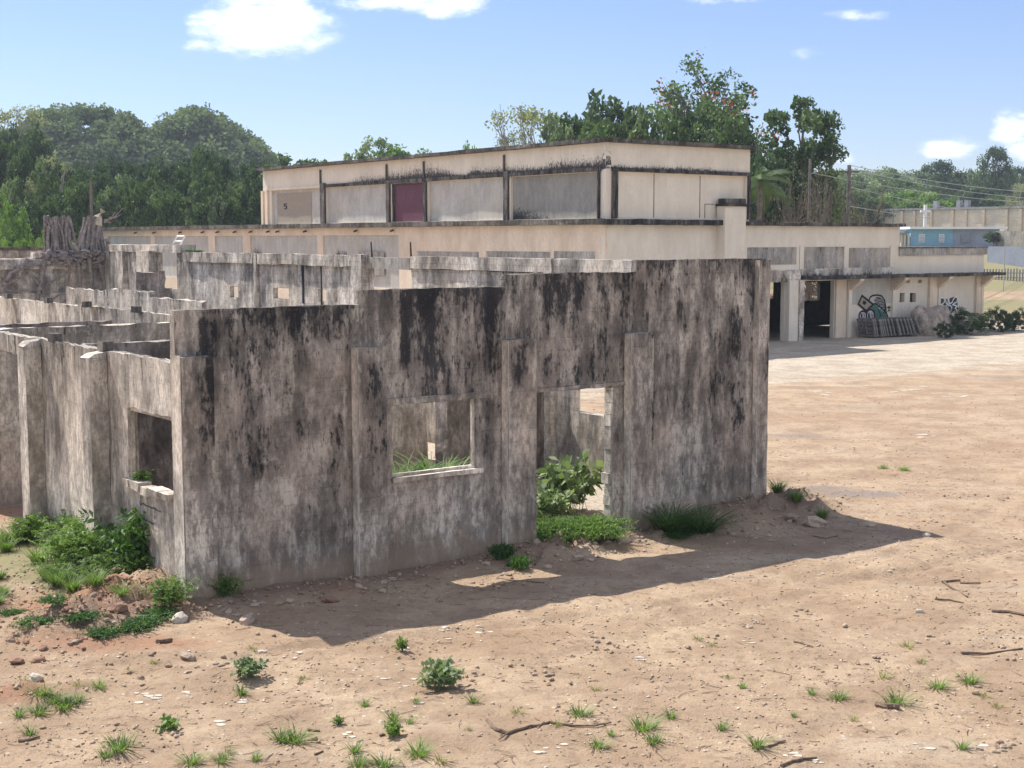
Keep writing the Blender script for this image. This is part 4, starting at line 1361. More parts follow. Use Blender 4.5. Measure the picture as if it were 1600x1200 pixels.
for (a, b, dv) in ((1462 + 60, 1529, .14), (1529.5, 1533, .15)):
    mb = MB(); mb.gbox(fu(a, 480), fu(b, 480), KF - dv, KF - .004, -.3, 2.98, .3, .006, lambda u, v, z: 0 * u - .1); mb.build('column', M['peach'], fac)
# inside of the open bays: floor slab roof, dark walls, back wall with openings
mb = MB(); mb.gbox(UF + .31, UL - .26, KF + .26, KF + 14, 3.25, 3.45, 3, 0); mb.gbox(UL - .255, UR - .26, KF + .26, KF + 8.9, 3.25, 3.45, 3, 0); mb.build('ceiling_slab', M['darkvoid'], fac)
VB = KF + 8.5
bo = []
for (a, b, c, e) in ((1176, 1212, 441, 467), (1254, 1281, 441, 469), (1140, 1165, 441, 467)):
    u0, z1 = hv(a, c, VB); u1, z0 = hv(b, e, VB); bo.append((u0 - UF - .31, u1 - UF - .31, z0, z1))
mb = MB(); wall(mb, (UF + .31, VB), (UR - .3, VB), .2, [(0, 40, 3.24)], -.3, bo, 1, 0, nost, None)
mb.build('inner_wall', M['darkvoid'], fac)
# end walls so that nothing shows through
mb = MB(); wall(mb, (UF + 10, KF + 14), (UF + 10, V_LO), .2, [(0, 80, ZL)], -.3, (), 3, 0, nost); wall(mb, (UF + .3, V_LO), (UF + 10, V_LO), -.2, [(0, 30, ZL)], -.3, (), 3, 0, nost)
mb.build('wall', M['cream'], fac)


# painted wall writing -------------------------------------------------
def gz5(cx, cy): return hv(1300 + cx / 6.154, 420 + cy / 6.154, KF)


def flat(mb, pts, layer):
    P = [W(gz5(*p)[0], KF - .014 - .004 * layer, gz5(*p)[1]) for p in pts]
    n = len(P)
    Q = [p + VX * .003 for p in P]
    mb.add(P + Q, [list(range(n)), list(range(n, 2 * n))[::-1]] + [[i, (i + 1) % n, n + (i + 1) % n, n + i] for i in range(n)])


def ribbon(mb, pts, w, layer, closed=False):
    if closed: pts = pts + [pts[0]]
    P = [np.array(gz5(*p)) for p in pts]
    for i in range(len(P) - 1):
        d = P[i + 1] - P[i]; L_ = np.linalg.norm(d) + 1e-6; d /= L_; n = np.array([-d[1], d[0]]) * w / 2
        e = d * w * .35
        q = [P[i] - n - e, P[i + 1] - n + e, P[i + 1] + n + e, P[i] + n - e]
        y = KF - .014 - .004 * layer - .0007 * (i % 3)
        mb.add([W(a[0], y, a[1]) for a in q], [(0, 1, 2, 3)])


def ell(cx, cy, rx, ry, n=20, rot=0):
    return [(cx + rx * math.cos(t) * math.cos(rot) - ry * math.sin(t) * math.sin(rot), cy + rx * math.cos(t) * math.sin(rot) + ry * math.sin(t) * math.cos(rot)) for t in [2 * math.pi * k / n for k in range(n)]]


mur = empty('wall_graffiti', W(fu(1360), KF, 1.0)); mur.parent = fac; mur.location = [float(a) for a in (W(fu(1360), KF, 1.0) - np.array(fac.location))]
mur['label'] = 'spray painted green face with two big eyes, dotted cap and a tilted card'


def pb(name, mat, fn, par=None):
    mb = MB(); fn(mb); return mb.build(name, mat, par or mur, uvmode=False)


pb('painted_body', M['green_spray'], lambda m: flat(m, [(400, 500), (395, 420), (345, 400), (365, 362), (400, 336), (440, 352), (470, 378), (505, 425), (530, 470), (545, 505), (470, 508)], 0))
pb('painted_card', M['tan_spray'], lambda m: flat(m, [(285, 258), (392, 342), (325, 405), (250, 340)], 1))
pb('painted_cap', M['black'], lambda m: flat(m, [(402, 300), (425, 272), (460, 276), (495, 305), (508, 350), (512, 410), (480, 392), (450, 370), (420, 345)], 1))


def dots(m):
    for i in range(8):
        for j in range(9):
            x = 408 + i * 13 + (j % 2) * 6; y = 284 + j * 13 + i * 3
            if 402 < x < 505 and y < 292 + (x - 400) * 1.02 + 40 and y > 272 + max(0, (x - 460)) * .8: flat(m, ell(x, y, 3.6, 3.6, 6), 2)


pb('painted_dot', M['white'], dots)
pb('painted_eye', M['eyewhite'], lambda m: flat(m, ell(294, 450, 34, 42), 1))
pb('painted_eye', M['eyewhite'], lambda m: flat(m, ell(366, 448, 36, 54), 2))


def outl(m):
    ribbon(m, ell(294, 450, 36, 44), .09, 3, True); ribbon(m, ell(366, 448, 38, 56), .09, 3, True)
    ribbon(m, [(285, 258), (392, 342), (325, 405), (250, 340)], .11, 3, True)
    ribbon(m, [(352, 305), (362, 275), (385, 258), (430, 252), (475, 262), (500, 300), (512, 350), (518, 420), (545, 500)], .09, 3)
    ribbon(m, [(345, 400), (368, 360), (402, 334), (440, 350), (480, 385), (512, 425)], .07, 3)
    ribbon(m, [(400, 400), (408, 440), (402, 490)], .07, 3); ribbon(m, [(440, 395), (465, 440), (450, 495)], .06, 3)
    flat(m, [(272, 432), (286, 425), (290, 470), (278, 474)], 3); flat(m, [(343, 430), (356, 420), (362, 470), (345, 478)], 3)
    ribbon(m, [(300, 425), (312, 448), (300, 470)], .03, 4); ribbon(m, [(372, 425), (390, 455), (375, 480)], .03, 4); ribbon(m, [(365, 455), (385, 440)], .03, 4)
    for k in range(9):
        a = k * 1.3; ribbon(m, [(308 + 16 * math.cos(a), 325 + 18 * math.sin(a)), (310 + 10 * math.cos(a + 2.2), 328 + 12 * math.sin(a + 2.2))], .06, 3)
    for q in ([(535, 360), (545, 385), (535, 410)], [(525, 375), (560, 370)], [(540, 395), (556, 402)], [(548, 355), (552, 380)]): ribbon(m, q, .05, 3)


pb('painted_outline', M['black'], outl)
mur2 = empty('wall_graffiti', (0, 0, 0)); mur2.parent = fac; mur2.location = [float(a) for a in (W(fu(1480), KF, 1.0) - np.array(fac.location))]
mur2['label'] = 'dark bubble shaped spray tag with white outlines'
pb('painted_letter', M['slate_spray'], lambda m: flat(m, [(1033, 276), (1070, 280), (1112, 294), (1150, 275), (1190, 266), (1206, 280), (1204, 340), (1207, 395), (1150, 415), (1090, 425), (1030, 432), (1026, 340)], 1), mur2)


def tagl(m):
    ribbon(m, [(1035, 278), (1075, 282), (1078, 318), (1060, 338), (1035, 345)], .07, 3); ribbon(m, [(1085, 285), (1095, 330), (1112, 345), (1112, 292)], .07, 3)
    ribbon(m, [(1120, 295), (1125, 335), (1150, 325), (1165, 290), (1185, 268), (1204, 280), (1196, 320), (1165, 335)], .07, 3)
    ribbon(m, [(1035, 365), (1060, 350), (1082, 362), (1090, 390), (1075, 415), (1045, 425)], .07, 3); ribbon(m, [(1095, 350), (1102, 380), (1098, 420)], .07, 3)
    ribbon(m, [(1112, 350), (1135, 352), (1150, 375), (1140, 405), (1128, 415)], .07, 3); ribbon(m, [(1155, 345), (1180, 350), (1198, 360), (1180, 378), (1195, 395)], .07, 3)
    ribbon(m, [(1238, 345), (1234, 385)], .03, 3)


pb('painted_outline', M['white'], tagl, mur2)

# ladder standing against the panels
lad = empty('ladder', W(E0 + .3, ve(262), ZE + .2), 'small white metal ladder leaning on the panelled wall at the back left', 'ladder')
vb0, zb0 = hu(265, 391, E0 + .3); vb1, _ = hu(278, 391, E0 + .3); vt0, zt0 = hu(277, 368, E0 + .3); vt1, _ = hu(289, 368, E0 + .3)
for (a, b) in ((vb0, vt0), (vb1, vt1)):
    mb = MB(); tube(mb, [W(E0 + .3, a, zb0), W(E0 + .3, b, zt0)], .03, .03, 5); mb.build('rail', M['white'], lad, uvmode=False)
for t in (.1, .62, .95):
    mb = MB(); tube(mb, [W(E0 + .3, vb0 + (vt0 - vb0) * t, zb0 + (zt0 - zb0) * t), W(E0 + .3, vb1 + (vt1 - vb1) * t, zb0 + (zt0 - zb0) * t)], .03, .03, 5); mb.build('rung', M['white'], lad, uvmode=False)


# ------------------------------------------------------------------ pallets and earth heap by the factory
def make_pallet():
    r = empty('pallet', (0, 0, 0))
    for i in range(7):
        mb = MB(); x = -.5 + i * 1.0 / 6; mb.box(x - .045, x + .045, -.6, .6, .12, .142, frame=False, jit=.003); mb.build('deck_board', M['pallet'], r, uvmode=False)
    for i in range(3):
        mb = MB(); y = -.56 + i * .56; mb.box(-.55, .55, y - .045, y + .045, .024, .118, frame=False, jit=.003); mb.build('stringer', M['pallet'], r, uvmode=False)
    for i in range(3):
        mb = MB(); x = -.48 + i * .48; mb.box(x - .05, x + .05, -.6, .6, 0, .021, frame=False, jit=.003); mb.build('bottom_board', M['pallet'], r, uvmode=False)
    return r


pal = make_pallet()
ang = math.atan2(UX[1], UX[0])
first = True
for i in range(16):
    o = pal if first else copy_tree(pal); first = False
    u = fu(1331, 500) + i * .205
    q = W(u + random.uniform(-.03, .03), KF - .85 - .02 * i + random.uniform(-.1, .1))
    tilt = math.radians(74 - i * .9)
    o.location = (float(q[0]), float(q[1]), gz(q[0], q[1]) + .50); o.scale = (.85, .85, .85)
    o.rotation_euler = (0, tilt, ang + random.uniform(-.05, .05))
    tag(o, 'grey weathered pallet standing on edge in the leaning row below the green graffiti', 'pallet', 'pallets leaning in a row')
for i in range(7):
    o = copy_tree(pal)
    q = W(fu(1425 + (i % 3) * 13, 525), KF - 1.4 + random.uniform(-.3, .3))
    o.location = (float(q[0]), float(q[1]), gz(q[0], q[1]) + .04 + .15 * (i // 2) + .05 * (i % 2))
    o.rotation_euler = (random.uniform(-.12, .12), random.uniform(-.22, .22), ang + random.uniform(-.5, .5))
    tag(o, 'grey weathered pallet lying flat in the slumped stack in front of the earth heap', 'pallet', 'pallets slumped flat by the heap')


def blobmesh(name, mat, c, rx, ry, rz, seed, rough=.35, sub=4, parent=None, freq=1.3, flatb=True, rot=0.0):
    bm = bmesh.new()
    bmesh.ops.create_icosphere(bm, subdivisions=sub, radius=1)
    me = bpy.data.meshes.new(name); bm.to_mesh(me); bm.free()
    n = len(me.vertices); co = np.empty(n * 3, np.float32); me.vertices.foreach_get('co', co); co = co.reshape(-1, 3).astype(float)
    k = 1 + rough * 2 * (fbm(co[:, 0] * freq + seed, co[:, 1] * freq, co[:, 2] * freq, seed, 5) - .5)
    co *= k[:, None]
    if flatb: co[:, 2] = np.maximum(co[:, 2], -.15)
    cr, sr = math.cos(rot), math.sin(rot)
    x = co[:, 0] * rx; y = co[:, 1] * ry
    co = np.stack([x * cr - y * sr, x * sr + y * cr, co[:, 2] * rz], 1)
    me.vertices.foreach_set('co', co.astype(np.float32).ravel()); me.update()
    return link(name, me, mat, parent, c)


q = W(fu(1424, 500), KF - 1.1)
o = blobmesh('dirt_pile', M['heap'], (q[0], q[1], gz(q[0], q[1]) - .1), 1.75, 1.0, 1.72, 5, .42, 5, rot=ang)
tag(o, 'tall heap of dumped earth against the factory wall beside the pallets', 'dirt pile')
q = W(fu(1462, 520), KF - 1.3)
o = blobmesh('dirt_pile', M['heap'], (q[0], q[1], gz(q[0], q[1]) - .1), 1.6, .7, .75, 9, .5, 5, rot=ang)
tag(o, 'low spread of rubble and earth at the right foot of the tall heap', 'dirt pile')


# ------------------------------------------------------------------ foliage
def leafcloud(name, C, size, cv, mat, parent=None, loc=None, aspect=.55, droop=.0, group=None, up=.35):
    n = len(C)
    d = RNG.normal(size=(n, 3)); d[:, 2] = d[:, 2] * (1 - up) - droop; d /= np.linalg.norm(d, axis=1)[:, None]
    e = RNG.normal(size=(n, 3)); e -= (e * d).sum(1)[:, None] * d; e /= np.linalg.norm(e, axis=1)[:, None]
    s = size * RNG.uniform(.6, 1.3, n)
    a = d * (s * .5)[:, None]; b = e * (s * .5 * aspect)[:, None]
    V = np.stack([C - a, C + b + a * .1, C + a, C - b + a * .1], 1).reshape(-1, 3)
    Fs = np.arange(4 * n).reshape(-1, 4)
    me = fast_mesh(name, V, Fs, dict(cv=np.repeat(cv, 4)))
    return link(name, me, mat, parent, loc)


def make_tree(seed, H_=10.0, R=4.0, base=.35, nclump=60, nleaf=110, ls=.34, leaf='lf_tree', bark='bark', shape='round', flowers=0, clump_r=.16, sparse=1.0, trunks=1, name='tree'):
    rr = np.random.default_rng(seed); random.seed(seed)
    root = empty(name, (0, 0, 0))
    zc = H_ * (base + (1 - base) * .5); rz = H_ * (1 - base) * .5
    cl = []
    while len(cl) < nclump:
        p = rr.uniform(-1, 1, 3)
        r = np.linalg.norm(p)
        if r > 1 or r < .35: continue
        if shape == 'umbrella' and p[2] < -.25 + .5 * (p[0] ** 2 + p[1] ** 2): continue
        k = .72 + .45 * float(vn(p[0] * 1.7 + seed, p[1] * 1.7, p[2] * 1.7, seed))
        cl.append(np.array([p[0] * R * k, p[1] * R * k, zc + p[2] * rz * k]))
    cl = np.array(cl)
    mb = MB()
    for t in range(trunks):
        ox = 0 if trunks == 1 else random.uniform(-.25, .25) * R; lean = random.uniform(-.08, .08) * R
        tp = [np.array([ox * .3, 0, -.4]), np.array([ox * .6 + lean * .4, lean * .5, H_ * base * .55]), np.array([ox + lean, lean, H_ * base]), np.array([ox + lean * .6, 0, zc + rz * .25])]
        tube(mb, tp, H_ * .026, H_ * .008, 7, wob=.15)
        for j in range(int(14 * sparse) + 6):
            c = cl[random.randrange(len(cl))]
            s0 = tp[2] + (tp[3] - tp[2]) * random.random() * .8 if random.random() < .7 else tp[1] + (tp[2] - tp[1]) * random.uniform(.5, 1)
            mid = (s0 + c) / 2 + np.array([0, 0, -.06 * H_ * random.random()]) + rr.normal(0, .03 * H_, 3)
            tube(mb, [s0, mid, c], H_ * .0075, H_ * .002, 5)
            if sparse > 1:
                for q_ in range(3):
                    c2 = c + rr.normal(0, .03 * H_, 3); tube(mb, [mid + (c - mid) * random.random(), (mid + c2) / 2 + rr.normal(0, .02 * H_, 3), c2], H_ * .004, H_ * .0015, 4)
    mb.build('trunk', M[bark], root, uvmode=False)
    idx = rr.integers(0, len(cl), nclump * nleaf)
    cr = clump_r * (R + rz) / 1.0 * rr.uniform(.6, 1.25, len(cl))
    g = rr.normal(size=(len(idx), 3)); g /= np.linalg.norm(g, axis=1)[:, None]
    g *= (rr.random(len(idx)) ** .45)[:, None]
    C = cl[idx] + g * cr[idx][:, None] * np.array([1, 1, .62])
    cvc = rr.uniform(.05, .85, len(cl))
    cv = np.clip(cvc[idx] + rr.normal(0, .24, len(idx)), 0, 1)
    leafcloud('foliage', C, ls, cv, M[leaf], root)
    if flowers:
        cc = cl[rr.integers(0, len(cl), flowers)] + rr.normal(0, 1, (flowers, 3)) * .3
        d = cc - np.array([0, 0, zc]); d /= np.linalg.norm(d, axis=1)[:, None]
        cc = cc + d * .9
        C = (cc[:, None, :] + rr.normal(0, .22, (flowers, 7, 3))).reshape(-1, 3)
        leafcloud('blossom', C, .26, np.full(len(C), .5), M['flower'], root, aspect=.8)
    return root


TREES = {}


def proto(key, **kw):
    TREES[key] = [make_tree(**kw), True, kw.get('H_', 10.0), kw.get('R', 4.0)]


def place_tree(key, px, ytop, dist, wpx, label, cat='tree', group=None, name=None, rz=None, dz=0.0, bpx=None):
    t = TREES[key]
    o = t[0] if t[1] else copy_tree(t[0]); t[1] = False
    top = far(px, ytop, dist)
    zg = gz(top[0], top[1]) + dz
    h = (top[2] - zg) / t[2]
    w = wpx / F_PX * dist / 2 / t[3]
    o.location = (float(top[0]), float(top[1]), zg)
    o.scale = (w, w, max(h, .05))
    o.rotation_euler = (0, 0, rz if rz is not None else random.uniform(0, 6.28))
    tag(o, label, cat, group)
    if name: o.name = name
    return o


proto('a', seed=1, H_=12, R=4.6, base=.22, nclump=85, nleaf=75, ls=.58, clump_r=.115, flowers=9, name='tropical_tree')
proto('b', seed=2, H_=11, R=4.2, base=.15, nclump=80, nleaf=75, ls=.52, clump_r=.115, name='tropical_tree')
proto('c', seed=3, H_=13, R=4.8, base=.25, nclump=85, nleaf=75, ls=.6, clump_r=.12, leaf='lf_dark', name='tropical_tree')
proto('d', seed=4, H_=8, R=4.0, base=.05, nclump=60, nleaf=80, ls=.42, clump_r=.13, leaf='lf_bright', name='leafy_shrub')
proto('e', seed=5, H_=10, R=4.4, base=.12, nclump=75, nleaf=75, ls=.5, clump_r=.12, leaf='lf_sage', name='tropical_tree')
proto('thin', seed=6, H_=11, R=3.8, base=.2, nclump=60, nleaf=75, ls=.24, leaf='lf_pale', bark='palebark', sparse=1.6, clump_r=.14, name='thin_tree')
proto('bare', seed=7, H_=9, R=4.6, base=.15, nclump=60, nleaf=14, ls=.22, leaf='lf_dry', bark='bark', sparse=2.2, clump_r=.2, trunks=2, name='bare_shrub')
proto('tulip', seed=8, H_=17, R=6.5, base=.25, nclump=80, nleaf=110, ls=.42, flowers=42, sparse=1.4, clump_r=.12, name='flowering_tree')
proto('crown', seed=9, H_=18, R=5.0, base=.55, nclump=60, nleaf=55, ls=.42, leaf='lf_tree', flowers=30, sparse=1.8, clump_r=.16, name='flowering_tree')
proto('umb', seed=12, H_=16, R=4.8, base=.46, nclump=70, nleaf=80, ls=.5, sparse=.4, clump_r=.11, name='round_crowned_tree')
proto('dark', seed=13, H_=14, R=6, base=.12, nclump=90, nleaf=120, ls=.42, leaf='lf_dark', clump_r=.12, name='dense_tree')

GL = 'trees of the forest edge at the left'
random.seed(21)
n_ = 0
rows = [(150, (-30, 430), 25, (236, 262), 'c'), (136, (-20, 420), 23, (250, 285), 'abec'), (124, (-20, 415), 21, (270, 308), 'abeb'), (113, (-15, 410), 19, (300, 332), 'bdea')]
pl = []
for (D, (x0, x1), k, (y0, y1), keys) in rows:
    for i in range(k):
        px = x0 + (x1 - x0) * (i + random.uniform(.1, .9)) / k
        yt = random.uniform(y0, y1)
        if D > 140:
            yt -= 12 * math.exp(-((px - 310) / 60) ** 2)
            if px < 60: yt = 185 + random.uniform(0, 30)
        if D == 136 and px < 50: yt -= 40
        wv = random.uniform(42, 66)
        # keep clear of the long factory wing
        q = far(px, yt, D); u_, v_, _ = uvz(q)
        if u_ > UF - 3.5 and v_ < V_LO + 4: continue
        pl.append((random.choice(keys), px, yt, D + random.uniform(-4, 4), wv))
for (k, px, yt, D, wv) in pl:
    lab = {'a': 'green tree with a few orange red blossoms in the forest edge at the left', 'b': 'mid green bushy tree in the forest edge at the left', 'c': 'dark green tall tree in the forest edge at the left', 'd': 'bright green leafy shrub at the foot of the left forest', 'e': 'grey green tree in the forest edge at the left'}[k]
    place_tree(k, px, yt, D, wv, lab, 'shrub' if k == 'd' else 'tree', {'a': 'blossoming trees of the left forest', 'b': 'bushy trees of the left forest', 'c': 'dark trees of the left forest', 'd': 'bright shrubs of the left forest', 'e': 'grey green trees of the left forest'}[k], name=None)
for (px, yt) in ((320, 232), (283, 262), (228, 262), (72, 250), (296, 290), (352, 288)):
    place_tree('a', px, yt, 128, 60, 'green tree with a few orange red blossoms in the forest edge at the left', 'tree', 'blossoming trees of the left forest')
place_tree('thin', 22, 158, 150, 110, 'tall pale thin-leaved tree at the left edge of the photo', 'tree')
place_tree('thin', 70, 240, 132, 80, 'sparse grey-branched tree in the forest just right of the tall pale left-edge tree', 'tree')
random.seed(5)
for i in range(12):
    place_tree('d', -10 + i * 10.5, 362 + random.uniform(0, 14), 108 - (i % 3) * 3, 34, 'low bright green scrub bush on the grass behind the fig stumps', 'shrub', 'scrub bushes behind the fig stumps')
# behind the factory roof
place_tree('e', 582, 214, 165, 101, 'grey green tree top showing over the middle of the factory roof', 'tree')
place_tree('d', 640, 230, 150, 117, 'low green shrub top just right of the grey green tree top over the roof', 'shrub')
place_tree('d', 738, 225, 120, 44, 'small yellow green shrub tip over the factory roof', 'shrub')
place_tree('b', 500, 240, 150, 104, 'low leafy tree top at the left over the sloping factory roof', 'tree')
place_tree('a', 440, 242, 140, 91, 'leafy tree top with red blossoms at the left end of the upper roof', 'tree')
place_tree('thin', 835, 155, 112, 156, 'pale thin-leaved tree behind the upper roof, left of the green trees', 'tree')
place_tree('thin', 800, 195, 116, 78, 'small pale tree at the left foot of the tall pale tree behind the roof', 'tree')
place_tree('b', 890, 160, 108, 117, 'mid green leafy tree right of the pale thin tree behind the roof', 'tree')
place_tree('c', 948, 136, 112, 130, 'dark green tree with a pointed top behind the roof corner', 'tree')
place_tree('e', 1010, 160, 106, 104, 'grey green tree between the dark pointed tree and the flowering tree', 'tree')
place_tree('tulip', 1118, 140, 104, 214, 'broad green tree full of orange red blossoms behind the upper roof', 'tree')
place_tree('crown', 1105, 98, 112, 169, 'tallest airy tree with red tipped branches above the flowering tree', 'tree')
place_tree('b', 1050, 168, 100, 78, 'green leafy tree at the left foot of the broad flowering tree', 'tree')
place_tree('umb', 1256, 138, 108, 128, 'single round crowned tree on a slim trunk right of the factory roof', 'tree')
place_tree('c', 1090, 158, 108, 120, 'dark leafy tree filling in behind the broad flowering tree', 'tree')
place_tree('b', 1150, 165, 101, 100, 'mid green tree at the right foot of the broad flowering tree', 'tree')
place_tree('a', 1075, 172, 99, 110, 'green tree with a few blossoms in front of the broad flowering tree', 'tree')
place_tree('b', 925, 168, 105, 120, 'bushy green tree in front of the dark pointed tree', 'tree')
place_tree('a', 985, 172, 103, 110, 'leafy tree with few blossoms left of the grey green one', 'tree')
place_tree('e', 870, 178, 104, 90, 'grey green tree at the left of the group behind the roof corner', 'tree')
place_tree('c', 1215, 232, 104, 110, 'dark tree filling in below the round crowned tree', 'tree')
place_tree('b', 1270, 255, 112, 110, 'green tree behind the middle of the bare thicket', 'tree')
# right of the roof: tangle
place_tree('c', 1195, 225, 98, 80, 'dark leafy tree right beside the upper factory wall', 'tree')
place_tree('bare', 1235, 245, 94, 90, 'leafless pale shrub beside the palm, right of the upper wall', 'shrub')
place_tree('bare', 1290, 235, 97, 110, 'widest leafless pale shrub under the round crowned tree', 'shrub')
place_tree('bare', 1345, 262, 101, 90, 'leafless pale shrub at the right end of the bare thicket', 'shrub')
place_tree('bare', 1265, 290, 92, 90, 'low leafless shrub just over the low factory roof', 'shrub')
place_tree('c', 1240, 230, 112, 90, 'dark tree filling the gap behind the bare shrubs', 'tree')
place_tree('e', 1300, 262, 125, 90, 'grey green tree behind the bare thicket', 'tree')
place_tree('d', 1290, 305, 108, 60, 'bright green bush low behind the bare thicket', 'shrub')
place_tree('d', 1320, 318, 112, 60, 'bright green bush low at the right of the bare thicket', 'shrub')
random.seed(33)
for (px, yt, D, wv, k, lab) in ((1350, 268, 300, 90, 'b', 'leafy green hillside tree right of the bare thicket'), (1385, 262, 310, 80, 'e', 'grey green hillside tree left of the wide dark tree'), (1415, 272, 300, 70, 'b', 'green hillside tree touching the wide dark tree on its left'),
                                (1467, 248, 290, 92, 'dark', 'wide flat-topped dark tree on the right skyline'), (1560, 226, 280, 66, 'dark', 'tallest dark round tree on the right skyline'), (1590, 258, 285, 50, 'dark', 'dark tree at the right edge beside the tallest one'),
                                (1520, 262, 300, 50, 'e', 'pale green tree between the two dark skyline trees'), (1525, 285, 270, 80, 'c', 'dark green tree below the gap of the two dark skyline trees'), (1450, 288, 260, 80, 'c', 'dark green tree under the wide flat-topped tree'),
                                (1590, 285, 265, 60, 'thin', 'brownish thin tree at the right edge'), (1395, 300, 245, 80, 'd', 'bright green bush left behind the long cream building'), (1445, 298, 245, 90, 'd', 'bright green bush centre behind the long cream building'),
                                (1480, 310, 245, 60, 'd', 'bright green bush right behind the long cream building'), (1355, 300, 240, 80, 'b', 'green tree right behind the left end of the long cream building'), (1505, 300, 250, 70, 'c', 'dark bush behind the middle of the long cream building'),
                                (1330, 285, 230, 70, 'b', 'green tree behind the right end of the bare thicket'), (1420, 285, 280, 90, 'b', 'green tree between the bright bushes and the wide dark tree'), (1550, 300, 255, 60, 'b', 'green tree left of the far white roofs'), (1375, 280, 270, 80, 'e', 'grey green tree above the left bright bush')):
    place_tree(k, px, yt, D, wv, lab, 'shrub' if k == 'd' else 'tree')


# palm beside the upper wall
def palm():
    base = far(1186, 330, 90); base[2] = gz(base[0], base[1])
    r = empty('palm_tree', base, 'palm with drooping fronds beside the right end of the upper factory wall', 'palm')
    top = far(1188, 285, 90)
    mb = MB(); tube(mb, [base + np.array([0, 0, -.3]), (base + top) / 2, top], .22, .16, 8, wob=.1); mb.build('trunk', M['bark'], r, uvmode=False)
    for k in range(17):
        az = k * 2.399; el = random.uniform(-.2, 1.1); Lf = random.uniform(2.2, 3.3)
        mb = MB(); pts = []
        for i in range(9):
            t = i / 8
            h = Lf * t * math.cos(el) + .0
            pts.append(top + np.array([math.cos(az) * h, math.sin(az) * h, Lf * t * math.sin(el) - 1.9 * t * t]))
        tube(mb, pts, .035, .01, 4)
        for i in range(1, 34):
            t = i / 34; j = min(7, int(t * 8)); f_ = t * 8 - j
            p = pts[j] * (1 - f_) + pts[j + 1] * f_; tg = pts[j + 1] - pts[j]; tg /= np.linalg.norm(tg)
            sd = np.cross(tg, [0, 0, 1.0]); sd /= np.linalg.norm(sd) + 1e-6
            ll = .75 * math.sin(math.pi * min(1, t * .9 + .12)) + .1
            for sg in (-1, 1):
                e = p + (sd * sg * .8 + tg * .5 + np.array([0, 0, -.45])) * ll
                mb.add([p, p + tg * .03, e, p + (e - p) * .5 - tg * .025], [(0, 1, 2, 3)])
        o = mb.build('frond', M['lf_tree'], r, uvmode=False)
        at = o.data.attributes.new('cv', 'FLOAT', 'POINT'); at.data.foreach_set('value', np.full(len(o.data.vertices), random.uniform(.2, .8), np.float32))


palm()


# ------------------------------------------------------------------ hills with their woods
def hill(name, px, ytop, D, rx, ry, seed, ncr, crs=3.0, label=''):
    c = far(px, ytop, D); zt = c[2]; zg = 3.5
    n = 60
    g = np.linspace(-1.6, 1.6, n)
    X, Y = np.meshgrid(g, g, indexing='ij')

    def hh(x, y):
        r = np.sqrt(x * x + y * y)
        k = 1 - sstep(0.15, 1.45, r)
        return (zt - zg - 2.0) * k * (1 + .22 * (fbm(x * 2 + seed, y * 2, 0, seed, 3) - .5))
    Z = hh(X, Y)
    V = np.stack([X.ravel() * rx, Y.ravel() * ry, Z.ravel() - 2.2], 1)
    i, j = np.meshgrid(np.arange(n - 1), np.arange(n - 1), indexing='ij'); a = (i * n + j).ravel()
    me = fast_mesh(name, V, np.stack([a, a + n, a + n + 1, a + 1], 1))
    o = link(name, me, M['hilldirt'], loc=(c[0], c[1], zg), smooth=True); tag(o, kind='structure')
    rr = np.random.default_rng(seed)
    Cs = []; cvs = []
    for k in range(int(ncr * 1.7)):
        x, y = rr.uniform(-1.4, 1.4), rr.uniform(-1.4, .6)
        if x * x + y * y > 1.9: continue
        z = float(hh(np.array([x]), np.array([y]))[0])
        cr = crs * rr.uniform(.6, 1.25); m = int(190 * (cr / 3) ** 2)
        g_ = rr.normal(size=(m, 3)); g_ /= np.linalg.norm(g_, axis=1)[:, None]; g_[:, 2] = np.abs(g_[:, 2]) * 1.2 - .25
        jj = rr.random(m) ** .3
        lob = 1 + .5 * (vn(g_[:, 0] * 2 + k, g_[:, 1] * 2, g_[:, 2] * 2, seed) - .5)
        Cs.append(np.array([x * rx + c[0], y * ry + c[1], z + zg + cr * .2]) + g_ * (cr * jj * lob)[:, None])
        cvs.append(np.clip(rr.uniform(.1, .75) + .2 * g_[:, 2] + rr.normal(0, .12, m), 0, 1))
    C = np.concatenate(Cs); cv = np.concatenate(cvs)
    o = leafcloud('hill_forest', C, .75, cv, M['lf_hill'], aspect=.75)
    tag(o, label, 'forest', kind='stuff')


hill('hill', 315, 183, 300, 22, 22, 3, 420, 2.6, 'dense far wood covering the rounder hill at left centre')
hill('hill', 135, 180, 290, 26, 26, 4, 480, 2.6, 'dense far wood covering the broad hill at the left')
hill('hill', 30, 205, 330, 30, 30, 6, 300, 3.0, 'dense far wood on the hill at the left edge')
hill('hill', 1390, 282, 420, 46, 46, 8, 420, 4.0, 'dense far wood on the low ridge at the right')
hill('hill', 1560, 282, 460, 60, 50, 9, 380, 4.0, 'dense far wood on the ridge at the right edge')

# ------------------------------------------------------------------ far right: cream hall, cross, blue house, fences, poles
def wbox(mb, x0, x1, y0, y1, z0, z1): mb.box(x0, x1, y0, y1, z0, z1, frame=False)


D2 = 225.0
a = far(1318, 330, D2 + 20); b = far(1660, 318, D2 - 12)
hall = empty('long_hall', ((a[0] + b[0]) / 2, (a[1] + b[1]) / 2, 4), 'long cream hall with buttressed wall behind the blue house', 'building')
d = b - a; Ln = math.hypot(d[0], d[1]); d = d / Ln; d[2] = 0; nrm = np.array([d[1], -d[0], 0])


